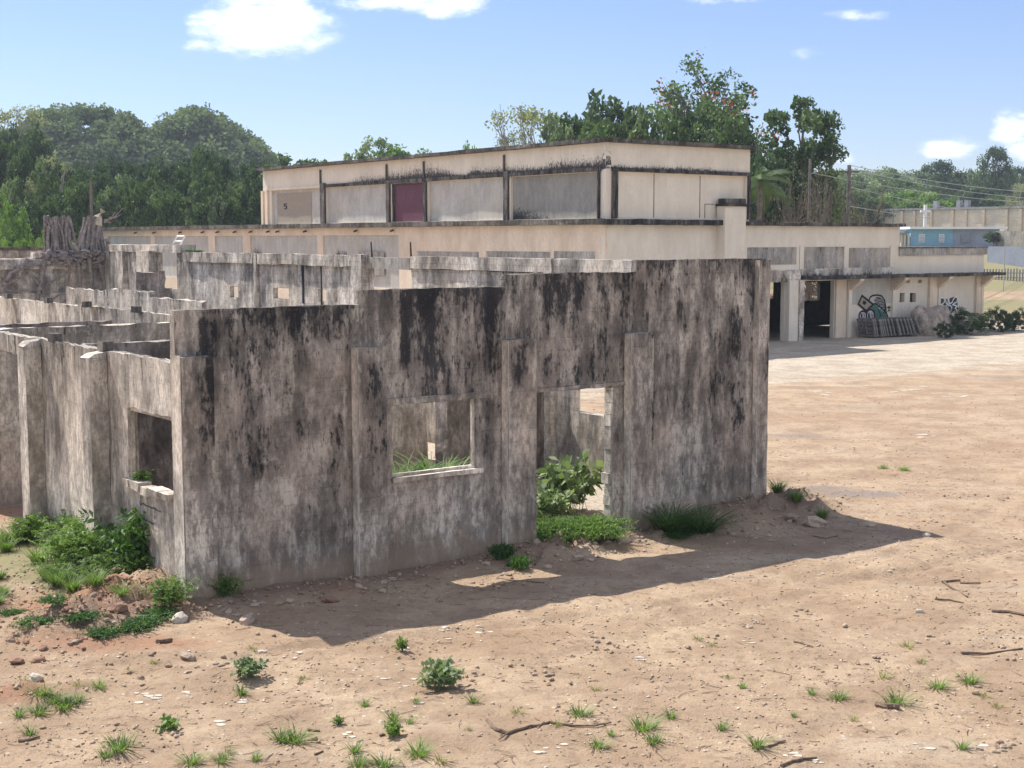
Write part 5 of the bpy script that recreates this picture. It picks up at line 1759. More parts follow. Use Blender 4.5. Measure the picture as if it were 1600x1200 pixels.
def hb(mb, s0, s1, t0, t1, z0, z1):
    P = [a * np.array([1, 1, 0]) + d * s + nrm * t + np.array([0, 0, z]) for z in (z0, z1) for (s, t) in ((s0, t0), (s1, t0), (s1, t1), (s0, t1))]
    mb.add(P, [(0, 3, 2, 1), (4, 5, 6, 7), (0, 1, 5, 4), (1, 2, 6, 5), (2, 3, 7, 6), (3, 0, 4, 7)])


zt = far(1400, 328, D2 + 5)[2]
mb = MB(); hb(mb, 0, Ln, 0, -12, 2, zt); mb.build('wall', M['farcream'], hall, uvmode=False)
mb = MB(); hb(mb, -.3, Ln, .35, -12.3, zt + .02, zt + .35); mb.build('roof_edge', M['greyfar'], hall, uvmode=False)
for k in range(12):
    mb = MB(); s = 1.5 + k * (Ln - 2) / 12 + (.8 if k % 3 == 0 else 0); hb(mb, s, s + .5, .004, .35, 2, zt - .1); mb.build('buttress', M['fartan'], hall, uvmode=False)
mb = MB(); s0 = Ln * .52; hb(mb, s0, s0 + 5.6, .36, 1.8, 3, zt - 3.0); hb(mb, s0 + .3, s0 + 5, 1.82, 1.84, zt - 4.2, zt - 3.7); mb.build('annex', M['fartan'], hall, uvmode=False)
mb = MB()
for (px, w) in ((1397, 1.0), (1466, 1.2), (1489, .8)):
    q = far(px, 326, D2); s = (q - a) @ d; hb(mb, s - .35, s + .35, -1, -1.8, zt + .36, zt + 1.5)
mb.build('roof_vent', M['greyfar'], hall, uvmode=False)
q = far(1446, 330, 215)
cross = empty('cross', (q[0], q[1], gz(q[0], q[1])), 'white cross standing in front of the long cream hall', 'cross')
zt2 = far(1446, 320, 215)[2]; zb2 = far(1446, 342, 215)[2]; za = far(1446, 330, 215)[2]
mb = MB(); wbox(mb, q[0] - .22, q[0] + .22, q[1] - .2, q[1] + .2, gz(q[0], q[1]), zt2); mb.build('post', M['white'], cross, uvmode=False)
mb = MB(); wbox(mb, q[0] - .75, q[0] - .223, q[1] - .2, q[1] + .2, za - .18, za + .18); wbox(mb, q[0] + .223, q[0] + .75, q[1] - .2, q[1] + .2, za - .18, za + .18); mb.build('arm', M['white'], cross, uvmode=False)

DH = 180.0
hx0 = far(1423, 370, DH)[0]; hx1 = far(1562, 370, DH)[0]; hxm = far(1489, 370, DH)[0]
zg = 3.6; zr = far(1423, 358, DH)[2]
house = empty('flat_roofed_house', ((hx0 + hx1) / 2, DH, zg), 'small blue and grey flat roofed house with white louvred windows at the right', 'house')
mb = MB(); wbox(mb, hx0, hxm, DH, DH + 8, zg - 1, zr); mb.build('wall', M['blue'], house, uvmode=False)
mb = MB(); wbox(mb, hxm + .003, hx1, DH + .1, DH + 8, zg - 1, zr); mb.build('wall', M['greyblue'], house, uvmode=False)
mb = MB(); wbox(mb, hx0 - .3, hx1 + .8, DH - .6, DH + 8.5, zr + .004, zr + .30); mb.build('roof', M['whiteroof'], house, uvmode=False)
for (p0, p1, c) in ((1435.5, 1445, 1), (1467, 1475.5, 1), (1502, 1517, 0)):
    w0 = far(p0, 370, DH)[0]; w1 = far(p1, 370, DH)[0]; z0 = far(p0, 379, DH)[2]; z1 = far(p0, 366, DH)[2]
    f = MB(); wbox(f, w0, w1, DH - .06, DH - .004 + .1 * (1 - c), z0, z1); fo = f.build('window', M['white'] if c else M['greyfar'], house, uvmode=False)
    f = MB()
    for k in range(5): wbox(f, w0 + .06, w1 - .06, DH - .10, DH - .064, z0 + .1 + k * (z1 - z0 - .15) / 5, z0 + .17 + k * (z1 - z0 - .15) / 5)
    f.build('louvre', M['greyblue'], fo, uvmode=False, world=True)
px0 = far(1407, 370, DH)[0]
porch = MB(); wbox(porch, px0, hx0 - .05, DH + 2, DH + 7, zg, zr - .25); porch.build('porch_wall', M['farcream'], house, uvmode=False)
porch = MB(); wbox(porch, px0 - .6, hx0 - .31, DH - .3, DH + 7, zr - .62, zr - .45); porch.build('porch_roof', M['greyfar'], house, uvmode=False)
for px in (1409, 1414, 1420):
    x = far(px, 370, DH)[0]; mb = MB(); wbox(mb, x - .12, x + .12, DH, DH + .25, zg - 1, zr - .63); mb.build('porch_post', M['farcream'], house, uvmode=False)
place_tree('c', 1553, 361, 172, 34, 'dark green bush in front of the grey end of the blue house', 'shrub')
# small white roofs on the hill
for k, (px, py, w, lab) in enumerate(((1540, 316, 20, 'small white roofed house high above the hall, left one of the far pair'), (1575, 317, 44, 'wide white roofed house high above the hall, right one of the far pair'))):
    q = far(px, py, 330); r = empty('hillside_house', (q[0], q[1], q[2] - 3), lab, 'house'); hw = w / F_PX * 330 / 2
    mb = MB(); wbox(mb, q[0] - hw * .9, q[0] + hw * .9, q[1], q[1] + 5, q[2] - 4, q[2] - .5); mb.build('wall', M['greyfar'], r, uvmode=False)
    mb = MB(); wbox(mb, q[0] - hw, q[0] + hw, q[1] - .6, q[1] + 5.5, q[2] - .48, q[2] - .1); mb.build('roof', M['whiteroof'], r, uvmode=False)
# concrete yard walls at the right edge
for (p0, p1, yt, D, m_, lab) in ((1556, 1640, 361, 172, 'raw', 'dark stained concrete wall right of the blue house'), (1543, 1640, 385, 131, 'greyblue', 'blue grey painted yard wall below the stained wall at the right edge')):
    A_ = far(p0, yt, D); B_ = far(p1, yt - 4, D - 6); r = empty('yard_wall', (A_[0], A_[1], gz(A_[0], A_[1])), lab, 'wall'); mb = MB()
    dd = B_ - A_; dd[2] = 0; dd /= np.linalg.norm(dd); nn = np.array([dd[1], -dd[0], 0]) * -.25
    ll = math.hypot(*(B_ - A_)[:2])
    P = [A_ * np.array([1, 1, 0]) + dd * s + nn * t + np.array([0, 0, z]) for z in (.5, A_[2]) for (s, t) in ((0, 0), (ll, 0), (ll, 1), (0, 1))]
    mb.add(P, [(0, 3, 2, 1), (4, 5, 6, 7), (0, 1, 5, 4), (1, 2, 6, 5), (2, 3, 7, 6), (3, 0, 4, 7)]); mb.build('wall', M[m_], r, uvmode=True)
# picket fence
q0 = far(1538, 430, 120); q1 = far(1660, 430, 117)
fen = empty('picket_fence', (q0[0], q0[1], gz(q0[0], q0[1])), 'grey picket fence across the grass at the right edge', 'fence')
mb = MB(); zf = far(1570, 420, 119)[2]
nP = 26
for k in range(nP):
    q = q0 + (q1 - q0) * k / nP; zz = gz(q[0], q[1]); wbox(mb, q[0] - .06, q[0] + .06, q[1], q[1] + .05, zz - .1, zf + random.uniform(-.05, .05))
mb.build('picket', M['greyfar'], fen, uvmode=False)
mb = MB()
for zz in (.35, .75):
    tube(mb, [np.array([q0[0], q0[1] + .08, zf - zz]), np.array([q1[0], q1[1] + .08, zf - zz])], .04, .04, 4)
mb.build('rail', M['greyfar'], fen, uvmode=False)
# poles and wires
def pole(px, ytop, ybase, D, r, lab, mat='wood_post', name='utility_pole', arm=True):
    q = far(px, ytop, D); zg_ = gz(q[0], q[1]); e = empty(name, (q[0], q[1], zg_), lab, 'pole')
    mb = MB(); tube(mb, [np.array([q[0], q[1], zg_ - .3]), q], r, r * .8, 8); mb.build('shaft', M[mat], e, uvmode=False)
    if arm: mb = MB(); wbox(mb, q[0] - .7, q[0] + .7, q[1] - .06, q[1] + .06, q[2] - .5, q[2] - .38); mb.build('crossarm', M[mat], e, uvmode=False)
    return q


pA = pole(1266, 248, 345, 92, .11, 'grey utility pole rising from the bare shrubs, left one of two', 'wood_post', arm=False)
pB = pole(1327, 258, 345, 96, .17, 'dark utility pole with crossarm, right one of two in the thicket')
pole(1571, 367, 420, 112, .05, 'thin galvanised lamp post with short arm at the right edge', 'steel', 'lamp_post', arm=False)
pole(1396, 318, 345, 200, .09, 'thin pole in front of the left part of the cream hall', 'wood_post', arm=False)
for k, (ya, yb, pa) in enumerate(((258, 301, 1327), (264, 312, 1327), (270, 318, 1266), (292, 345, 1327), (322, 352, 1327))):
    A_ = far(pa, ya, 96); B_ = far(1680, yb, 150); mb = MB(); pts = []
    for i in range(13):
        t = i / 12; p = A_ * (1 - t) + B_ * t; p = p - np.array([0, 0, 1.1 * 4 * t * (1 - t) * .5]); pts.append(p)
    tube(mb, pts, .022, .022, 4)
    o = mb.build('power_line', M['wire'], None, origin=A_, uvmode=False); tag(o, 'thin sagging power line running to the right from the thicket poles', 'power line', 'power lines at the right')

# ------------------------------------------------------------------ bushes by the factory's right end
proto('hedge', seed=44, H_=2.0, R=2.4, base=.0, nclump=70, nleaf=150, ls=.13, leaf='lf_dark', clump_r=.13, name='dense_bush')


def place_bush(key, px, pyb, ytop, wpx, label, cat='bush', group=None, rz=None):
    t = TREES[key]
    o = t[0] if t[1] else copy_tree(t[0]); t[1] = False
    q = GP(px, pyb); top = far(px, ytop, q[1])
    s = wpx / F_PX * q[1] / 2 / t[3]
    o.location = [float(a) for a in q]; o.scale = (s, s, max(.05, (top[2] - q[2]) / t[2])); o.rotation_euler = (0, 0, rz if rz is not None else random.uniform(0, 6))
    return tag(o, label, cat, group)


place_bush('hedge', 1508, 522, 484, 84, 'dark green sprawling bush against the factory wall below the dark bubble tag')
place_bush('hedge', 1560, 518, 482, 50, 'dark green bush just past the right corner of the factory')
place_bush('hedge', 1592, 517, 484, 54, 'dark green bush at the right edge of the photo')
place_bush('hedge', 1476, 528, 504, 34, 'small dark bush at the left foot of the sprawling one, beside the rubble')


# ------------------------------------------------------------------ weeds and grasses nearby
def blade_tuft(name, n, h, spread, mat, width=.012, droop=.6, seed=0, lean=.5):
    rr = np.random.default_rng(seed)
    V = []; Fs = []; cv = []
    for i in range(n):
        az = rr.uniform(0, 6.283); r = spread * .25 * rr.random()
        L_ = h * rr.uniform(.5, 1.15); ln = lean * rr.uniform(.1, 1.2)
        d = np.array([math.cos(az), math.sin(az), 0]); sd = np.array([-d[1], d[0], 0])
        p0 = d * r + np.array([rr.normal(0, .2) * spread * .4, rr.normal(0, .2) * spread * .4, -.02])
        b = len(V); k = 5
        c_ = rr.uniform(.1, 1)
        for j in range(k):
            t = j / (k - 1)
            p = p0 + d * (L_ * ln * t + droop * L_ * .5 * t ** 2.2) + np.array([0, 0, L_ * (t - droop * .28 * t ** 2.5)])
            w = width * (1 - t) ** .6 * .5 + .0008
            V += [p - sd * w, p + sd * w]; cv += [c_, c_]
        for j in range(k - 1): Fs.append([b + 2 * j, b + 2 * j + 1, b + 2 * j + 3, b + 2 * j + 2])
    me = fast_mesh(name, np.array(V), np.array(Fs), dict(cv=cv))
    return link(name, me, M[mat])


def leafy_weed(name, nst, h, spread, leafn, ll, mat, seed=0, aspect=.42, pinnate=True):
    """arching stems carrying paired leaflets"""
    rr = np.random.default_rng(seed)
    V = []; Fs = []; cv = []; sv = []; sf = []
    for i in range(nst):
        az = rr.uniform(0, 6.283); L_ = h * rr.uniform(.45, 1.1); out = spread * rr.uniform(.15, 1.0)
        d = np.array([math.cos(az), math.sin(az), 0]); o = np.array([rr.normal(0, .18) * spread, rr.normal(0, .18) * spread, 0])
        c0 = rr.uniform(.2, .8)
        P = [o + d * out * (t ** 1.3) + np.array([0, 0, L_ * (t - .35 * t ** 3)]) for t in np.linspace(0, 1, 7)]
        b = len(sv)
        for p in P: sv += [p + np.array([.004, 0, 0]), p - np.array([.004, 0, 0])]
        for j in range(6): sf.append([b + 2 * j, b + 2 * j + 1, b + 2 * j + 3, b + 2 * j + 2])
        for k in range(leafn):
            t = .2 + .8 * (k + rr.random()) / leafn
            j = min(5, int(t * 6)); f_ = t * 6 - j
            p = P[j] * (1 - f_) + P[j + 1] * f_; tg = P[j + 1] - P[j]; tg /= np.linalg.norm(tg)
            sd = np.cross(tg, [0, 0, 1.0]); nn = np.linalg.norm(sd); sd = sd / nn if nn > .05 else np.array([1., 0, 0])
            th = rr.uniform(0, 6.283) if not pinnate else (0 if k % 2 else math.pi) + rr.normal(0, .5)
            up = np.cross(sd, tg)
            a = sd * math.cos(th) + up * math.sin(th) * .7 + tg * .5 + np.array([0, 0, rr.uniform(-.45, .15)]); a /= np.linalg.norm(a)
            w = np.cross(a, up + rr.normal(0, .3, 3)); w /= np.linalg.norm(w) + 1e-6
            l = ll * rr.uniform(.6, 1.2); c_ = np.clip(c0 + rr.normal(0, .18), 0, 1)
            b2 = len(V)
            V += [p, p + a * l * .45 + w * l * aspect * .5, p + a * l + np.array([0, 0, -.15 * l]), p + a * l * .45 - w * l * aspect * .5]
            Fs.append([b2, b2 + 1, b2 + 2, b2 + 3]); cv += [c_] * 4
    b = len(V); V = V + sv; cv = cv + [.3] * len(sv); Fs = Fs + [[x + b for x in f] for f in sf]
    me = fast_mesh(name, np.array(V), np.array(Fs), dict(cv=cv))
    return link(name, me, M[mat])


def put(o, q, s=1.0, sz=None, rz=None, label=None, cat=None, group=None):
    o.location = [float(a) for a in q]; o.scale = (s, s, sz if sz else s); o.rotation_euler = (0, 0, rz if rz is not None else random.uniform(0, 6.28))
    return tag(o, label, cat, group)


def dupmesh(o):
    c = o.copy(); COL.objects.link(c); return c


WEED = {}


def wd_(key, fn):
    WEED[key] = [fn(), True]


def plant(key, q, s, label, cat, group=None, sz=None, rz=None):
    w = WEED[key]; o = w[0] if w[1] else dupmesh(w[0]); w[1] = False
    return put(o, q, s, sz, rz, label, cat, group)


random.seed(55)
wd_('tuft', lambda: blade_tuft('grass_tuft', 60, .16, .16, 'lf_grass', .010, .7, 1, .8))
wd_('tuft2', lambda: blade_tuft('grass_tuft', 90, .14, .30, 'lf_grass', .010, .6, 2, 1.0))
wd_('dry', lambda: blade_tuft('grass_tuft', 45, .12, .22, 'lf_drygrass', .008, .6, 3, .9))
wd_('tall', lambda: blade_tuft('tall_grass', 110, 1.0, .45, 'lf_grass', .026, 1.25, 4, .35))
wd_('mid', lambda: blade_tuft('grass_clump', 220, .55, .5, 'lf_weed', .018, .8, 5, .6))
wd_('darkg', lambda: blade_tuft('grass_clump', 240, .75, .9, 'lf_weed2', .02, 1.3, 6, .75))
wd_('fern', lambda: leafy_weed('ferny_weed', 60, .75, .55, 34, .075, 'lf_weed', 7, .32))
wd_('fern2', lambda: leafy_weed('ferny_weed', 46, .55, .6, 34, .06, 'lf_weed', 8, .35))
wd_('bush', lambda: leafy_weed('leafy_bush', 60, 1.15, .55, 26, .14, 'lf_weed2', 9, .38, False))
wd_('broad', lambda: leafy_weed('broad_leaved_weed', 34, .5, .35, 12, .11, 'lf_sage', 10, .7, False))
wd_('castor', lambda: leafy_weed('broad_leaved_weed', 40, .95, .75, 14, .19, 'lf_sage', 11, .62, False))
wd_('creep', lambda: leafy_weed('creeping_weed', 260, .22, .85, 26, .055, 'lf_weed', 12, .6, False))
wd_('creep2', lambda: leafy_weed('creeping_weed', 160, .18, .55, 22, .05, 'lf_weed2', 13, .6, False))
wd_('small', lambda: leafy_weed('small_weed', 12, .14, .12, 8, .055, 'lf_weed', 14, .6, False))
wd_('yellow', lambda: leafy_weed('yellow_green_weed', 26, .2, .12, 12, .045, 'lf_bright', 15, .5, False))

# weeds along the left wall
gw = 'ferny weeds heaped along the left wall'
for (px, py, s) in ((150, 895, 1.1), (110, 890, .95), (190, 898, 1.1), (125, 872, 1.1), (85, 868, .9), (165, 875, 1.15), (215, 912, 1.0), (100, 908, .8), (145, 915, .8), (180, 862, 1.1), (60, 848, .8), (110, 855, 1.0), (205, 880, 1.1), (135, 890, 1.0), (170, 910, .9), (40, 846, .7)):
    plant(random.choice(['fern', 'fern2']), GP(px, py), s, 'bright green ferny weed in the thick patch along the left wall', 'weed', gw, sz=s * 1.15)
for (px, py, s) in ((25, 850, .7), (5, 852, .6), (45, 845, .8), (90, 918, .6), (115, 925, .5), (75, 905, .6), (0, 905, .35), (5, 930, .35), (150, 928, .5), (10, 862, .5), (190, 922, .5), (60, 880, .6), (-5, 945, .4)):
    plant('mid', GP(px, py), s, 'bright green grass clump on the open side of the weed patch at the left', 'grass clump', 'grass clumps by the left weed patch')
plant('bush', GP(232, 905), 1.15, 'tall leafy green bush at the foot of the corner window', 'bush', sz=1.3)
plant('bush', GP(215, 895), .9, 'smaller leafy bush left of the tall one under the corner window', 'bush')
plant('fern', GP(262, 925), .8, 'ferny sprig leaning on the near wall corner', 'weed')
for (px, py, s) in ((55, 975, .8), (85, 960, .7), (160, 985, .8), (125, 965, .8), (225, 975, .9), (240, 950, .9), (20, 960, .6), (205, 950, .8)):
    plant('creep2', GP(px, py), s * .7, 'green creeping weed on the red soil mound at the left', 'weed', 'creeping weeds on the red mound')
for (px, py, s) in ((10, 765, 1.0), (30, 760, 1.0), (-8, 770, 1.0), (22, 752, .9), (-25, 762, 1)):
    plant('darkg', GP(px, py + 12), s * .8, 'dark grass clump in shade at the foot of the far left wall', 'grass clump', 'shaded grass clumps at the far left')
# against the front wall
u_, z_ = hv(345, 905, -.1)
plant('fern2', W(u_ + .0, -.22, z_ - .25), .62, 'dark ferny weed growing from the wall right of the corner pier', 'weed', sz=.9)
for k, (px, py, s) in enumerate(((785, 862, .7), (812, 866, .6), (800, 850, .6))):
    plant('creep2', GP(px, py + 6), s * .7, 'dark scraggly weed at the foot of the third pier', 'weed', 'scraggly weeds at the third pier', sz=1.4)
plant('darkg', GP(1048, 828), .95, 'dark long-bladed grass clump by the wall right of the doorway', 'grass clump', sz=.8)
plant('darkg', GP(1095, 822), .9, 'arching grass clump right of the dark one by the blank wall panel', 'grass clump', sz=.62)
plant('creep2', GP(1060, 838), .6, 'low broad weed in front of the dark grass clump by the wall', 'weed')
for (px, py, s, l) in ((1215, 780, .6, 'green grass clump at the right end of the front wall'), (1285, 795, .45, 'sparse grass clump on the small clod mound beyond the wall end'), (1245, 778, .5, 'yellowing grass clump behind the clods past the wall end')):
    plant('mid', GP(px, py), s, l, 'grass clump')
# doorway
gd = 'creeping weeds spilling out of the doorway'
for (u, v, s, k) in ((6.6, -.15, .8, 'creep'), (7.05, .0, .9, 'creep'), (7.35, .2, .8, 'creep'), (6.45, .3, .8, 'creep'), (6.9, .5, .9, 'creep'), (7.3, .7, .7, 'creep'), (6.75, -.45, .75, 'creep'), (7.0, -.4, .8, 'creep'), (6.5, -.3, .7, 'creep2'), (6.95, -.65, .6, 'creep'), (6.3, .6, .8, 'creep'), (7.5, -.02, .5, 'creep2'), (6.5, 0, .8, 'creep'), (6.95, .25, .9, 'creep')):
    q = W(u, v); q[2] = gz(q[0], q[1]) + .02; plant(k, q, s * .85, 'bright creeping weed spilling out of the doorway', 'weed', gd, sz=s * random.uniform(1.2, 1.9))
uu_, _z = hv(885, 760, 1.9)
q = W(uu_, 1.9); q[2] = gz(q[0], q[1]); plant('castor', q, 1.05, 'tall broad-leaved weed inside the doorway', 'weed', sz=1.45)
uu_, _z = hv(852, 770, 1.5)
q = W(uu_, 1.5); q[2] = gz(q[0], q[1]); plant('castor', q, .8, 'shorter broad-leaved weed at the left just inside the doorway', 'weed', sz=.85)
for (u, v) in ((9.0, 5.6), (9.8, 5.5), (10.5, 5.3), (8.0, 5.8), (10.9, 4.3), (9.4, 4.6)):
    q = W(u, v); q[2] = gz(q[0], q[1]); plant('creep2', q, .8, 'low green weed on the slab at the foot of the inner wall', 'weed', 'low weeds at the inner wall')
# tall grass seen through the window
for (u, v, s) in ((4.2, 1.15, 1.0), (4.7, 1.2, 1.0), (5.2, 1.25, 1.0), (4.4, 1.7, 1.0), (5.4, 1.9, 1.1), (5.0, 1.5, 1.0), (4.1, 1.5, .9), (5.8, 1.6, 1.0), (6.0, 2.5, 1.0), (4.7, 2.3, .95), (5.7, 1.3, 1.0), (6.3, 3.0, 1.1), (5.2, 2.7, 1.1), (4.6, 1.45, 1.0), (5.6, 2.2, 1.1)):
    q = W(u, v); q[2] = gz(q[0], q[1]); plant('tall', q, s * 1.25, 'tall arching grass clump seen through the empty window', 'grass clump', 'tall grass behind the window', sz=s * (1.35 + .45 * ((u * 7) % 1)))
q = W(6.3, 3.6); q[2] = gz(q[0], q[1]); plant('bush', q, 1.1, 'leafy bush at the right inside the window, behind the tall grass', 'bush')
for (u, v, s) in ((5.6, 8.2, 1.2), (7.3, 7.6, 1.0), (4.6, 8.3, 1.1), (6.8, 8.9, 1.1), (7.9, 8.6, 1.1)):
    q = W(u, v); q[2] = gz(q[0], q[1]); plant('darkg', q, s, 'dark weed clump at the foot of the back partition seen through the window', 'weed', 'weeds at the back partition')
q = W(.1, 1.55, 1.5); plant('small', q, 1.5, 'little green sprout on the broken sill of the corner window', 'weed')
# roots/weeds around the ladder and back ruins
for (px, py, s) in ((296, 393, .45), (304, 393, .5), (311, 393, .4)):
    v, z = hu(px, py, E0 + .3); plant('creep2', W(E0 + .25, v, ZE), s, 'green weed growing on the wall top by the ladder', 'weed', 'weeds on the wall top by the ladder')
# open ground plants
plant('broad', GP(687, 1076), .78, 'largest grey green leafy weed on the open dirt in front of the wall shadow', 'weed', sz=.85)
plant('broad', GP(387, 1058), .62, 'grey green leafy weed at the left on the open dirt', 'weed', sz=.55)
plant('small', GP(265, 1140), 1.3, 'small green seedling with round leaves near the bottom left', 'weed')
plant('yellow', GP(613, 1150), 1.0, 'yellow green weed near the bottom centre left', 'weed')
plant('yellow', GP(627, 1018), .8, 'pale yellow sprig beside the wall shadow edge', 'weed', sz=1.2)
plant('yellow', GP(528, 1132), .6, 'tiny yellow sprig between the grass tufts near the bottom', 'weed')
T = [(460, 1160, 1.5, 'tuft2'), (440, 1158, 1.2, 'tuft'), (185, 1170, 1.5, 'tuft2'), (165, 1182, .8, 'tuft2'), (47, 1148, .9, 'tuft'), (377, 1085, 1.1, 'tuft'), (475, 1062, .8, 'dry'), (570, 1103, .8, 'tuft'), (555, 1175, 1.0, 'tuft'), (740, 1098, .9, 'tuft'),
     (905, 1118, 1.1, 'tuft2'), (1005, 1140, 1.4, 'tuft2'), (1020, 1160, 1.0, 'tuft2'), (935, 1168, .9, 'tuft2'), (1048, 1122, .9, 'tuft'), (1127, 1140, .9, 'tuft'), (1183, 1168, 1.3, 'tuft'), (1310, 1092, 1.1, 'tuft2'), (1400, 1100, 1.4, 'tuft2'), (1465, 1075, 1.2, 'tuft2'),
     (1515, 1066, 1.2, 'tuft2'), (1380, 1060, 1.1, 'dry'), (1503, 1170, .9, 'tuft'), (1418, 1012, 1.0, 'dry'), (1440, 1035, .9, 'dry'), (1268, 1085, .7, 'tuft'), (1160, 1075, .7, 'tuft'), (1335, 1125, .7, 'dry'), (1560, 1105, .8, 'dry'), (1540, 1090, .8, 'dry'),
     (1412, 735, 1.3, 'tuft2'), (1380, 732, 1.1, 'tuft2'), (810, 1115, .9, 'dry'), (655, 1180, 1.3, 'tuft2'), (690, 1190, 1.1, 'dry'), (615, 1125, 1.0, 'tuft'), (640, 1130, .7, 'tuft'), (300, 1192, 1.1, 'tuft2'), (355, 1178, .9, 'dry'), (400, 1188, .8, 'tuft'), (345, 1190, .9, 'tuft2'),
     (100, 1105, 1.3, 'tuft2'), (60, 1115, 1.1, 'tuft2'), (120, 1095, 1.0, 'tuft2'), (65, 1085, 1.2, 'tuft2'), (85, 1095, 1.2, 'tuft2'), (155, 1075, .9, 'tuft2'), (125, 1072, .9, 'dry'), (40, 1070, .8, 'tuft'), (205, 1050, .6, 'dry'), (30, 1120, 1.0, 'tuft'),
     (240, 1035, .7, 'dry'), (395, 1015, .7, 'dry'), (1140, 1060, .6, 'dry'), (955, 1150, .6, 'tuft'), (870, 1135, .7, 'dry'), (1090, 1000, .8, 'dry'), (1115, 1010, .7, 'dry'), (560, 1195, 1.0, 'tuft2'), (930, 1078, .7, 'dry'), (650, 1098, .6, 'tuft'), (730, 1140, .5, 'dry'), (1240, 1120, .5, 'tuft'), (600, 1198, 1.2, 'tuft2')]
for (px, py, s, k) in T:
    dry = k == 'dry'
    plant(k, GP(px, py), s * .85, 'small yellowing grass tuft on the open dirt' if dry else 'small green grass tuft on the open dirt', 'grass tuft', 'yellowing grass tufts on the dirt' if dry else 'green grass tufts on the dirt')


# ------------------------------------------------------------------ rocks, clods, branches
def rockproto(name, mat, seed):
    return blobmesh(name, M[mat], (0, 0, 0), 1, .8, .6, seed, .6, 2, None, 1.1, False)


RK = {}
for k, (mt, sd) in dict(r1=('rock', 3), r2=('rock', 8), red1=('redrock', 5), red2=('redrock', 11), w1=('whiterock', 6), s1=('soil', 15), s2=('soil', 18)).items():
    RK[k] = [rockproto({'r': 'rock', 'w': 'pale_rock', 's': 'soil_clod'}[k[0]] if not k.startswith('red') else 'red_clod', mt, sd), True]


def rock(k, px, py, r, label, cat='rock', group=None, q=None):
    w = RK[k]; o = w[0] if w[1] else dupmesh(w[0]); w[1] = False
    q = GP(px, py) if q is None else q
    o.location = (float(q[0]), float(q[1]), float(q[2]) + r * .25); o.scale = (r, r * random.uniform(.7, 1), r * random.uniform(.7, 1)); o.rotation_euler = (random.uniform(-.3, .3), random.uniform(-.3, .3), random.uniform(0, 6))
    return tag(o, label, cat, group)


random.seed(77)
rock('r1', 944, 835, .16, 'tan block fragment leaning at the right side of the doorway mound', 'rock')
rock('r2', 974, 840, .15, 'tan block fragment under the fourth pier', 'rock')
rock('r1', 902, 868, .12, 'rounded stone at the front foot of the doorway mound', 'rock')
rock('r2', 838, 852, .12, 'grey stone at the left side of the doorway mound', 'rock')
rock('w1', 280, 972, .14, 'white chalky rock beside the near wall corner', 'rock')
rock('red1', 186, 955, .16, 'brown red boulder on the mound at the left', 'rock')
rock('r1', 387, 973, .15, 'brown stone in the shade right of the near wall corner', 'rock')
rock('red2', 27, 1036, .10, 'red brown clod alone on the dirt at the left edge', 'rock')
rock('red1', 60, 1034, .09, 'red brown clod right of the lone left-edge one', 'rock')
rock('r2', 297, 1029, .08, 'tan clod on the pale gravel left of the leafy weed', 'rock')
rock('w1', 57, 1062, .09, 'white rock above the low weeds at the bottom left', 'rock')
rock('r1', 293, 1028, .10, 'long tan stone on the strip of pale gravel', 'rock')
rock('redrock' if False else 'red2', 515, 940, .13, 'red clod at the foot of the front wall, left of centre', 'rock')
rock('r1', 1275, 800, .22, 'large earth clod at the end of the ridge past the wall', 'rock')
rock('s1', 1235, 812, .16, 'dark soil clod before the ridge past the wall end', 'rock')
rock('r2', 1360, 822, .10, 'tan stone right of the ridge past the wall end', 'rock')
rock('w1', 1448, 838, .07, 'small yellowish stone near the shadow tip', 'rock')
rock('w1', 1436, 957, .06, 'small white stone near the scattered branches', 'rock')
gr = dict(red='red clods on the left mound', soil='soil clods along the foot of the front wall', dirt='clods scattered over the open dirt')
for i in range(70):
    px = random.gauss(130, 75); py = random.gauss(965, 17) - (px - 130) * .12
    if 0 < px < 285: rock(random.choice(['red1', 'red2', 'r1', 's1']), px, py, random.uniform(.025, .07), 'reddish earth clod in the mound left of the near corner', 'clod', gr['red'])
for i in range(75):
    t = random.random(); px = 340 + 930 * t; py = 945 - .165 * (px - 340) + abs(random.gauss(6, 14))
    rock(random.choice(['s1', 's2', 'r2', 'r1']), px, py, random.uniform(.025, .075), 'small soil clod along the foot of the front wall', 'clod', gr['soil'])
clus = [(870, 935), (930, 1000), (960, 1012), (1110, 998), (1180, 975), (1330, 1035), (1380, 1030), (790, 920), (760, 915), (1240, 960), (1460, 1000), (1560, 1010), (1550, 1170), (1580, 1165), (300, 1045), (330, 1040), (830, 1055), (730, 1060), (1370, 830), (1450, 820), (1530, 1080), (850, 1058)]
for (cx, cy) in clus:
    for i in range(5):
        rock(random.choice(['s1', 's2', 'r1']), cx + random.gauss(0, 16), cy + random.gauss(0, 4), random.uniform(.02, .05), 'small clod scattered on the open dirt', 'clod', gr['dirt'])

# rubble seen bright through the gap behind the window
rub = empty('rubble_heap', W(9.5, 13.0), 'sunlit heap of tumbled tan stones seen through the window gap', 'rubble')
for i in range(60):
    a = random.gauss(0, .8); b = random.gauss(0, .5); h = max(0, 1.6 - abs(a) * .8 - abs(b) * .9) * random.random()
    me = RK[random.choice(['r1', 'w1', 'r2'])][0].data
    o = bpy.data.objects.new('stone', me); COL.objects.link(o); o.parent = rub; r = random.uniform(.15, .34)
    o.location = (a, b, h); o.scale = (r, r, r); o.rotation_euler = (random.random() * 3, random.random() * 3, 0)

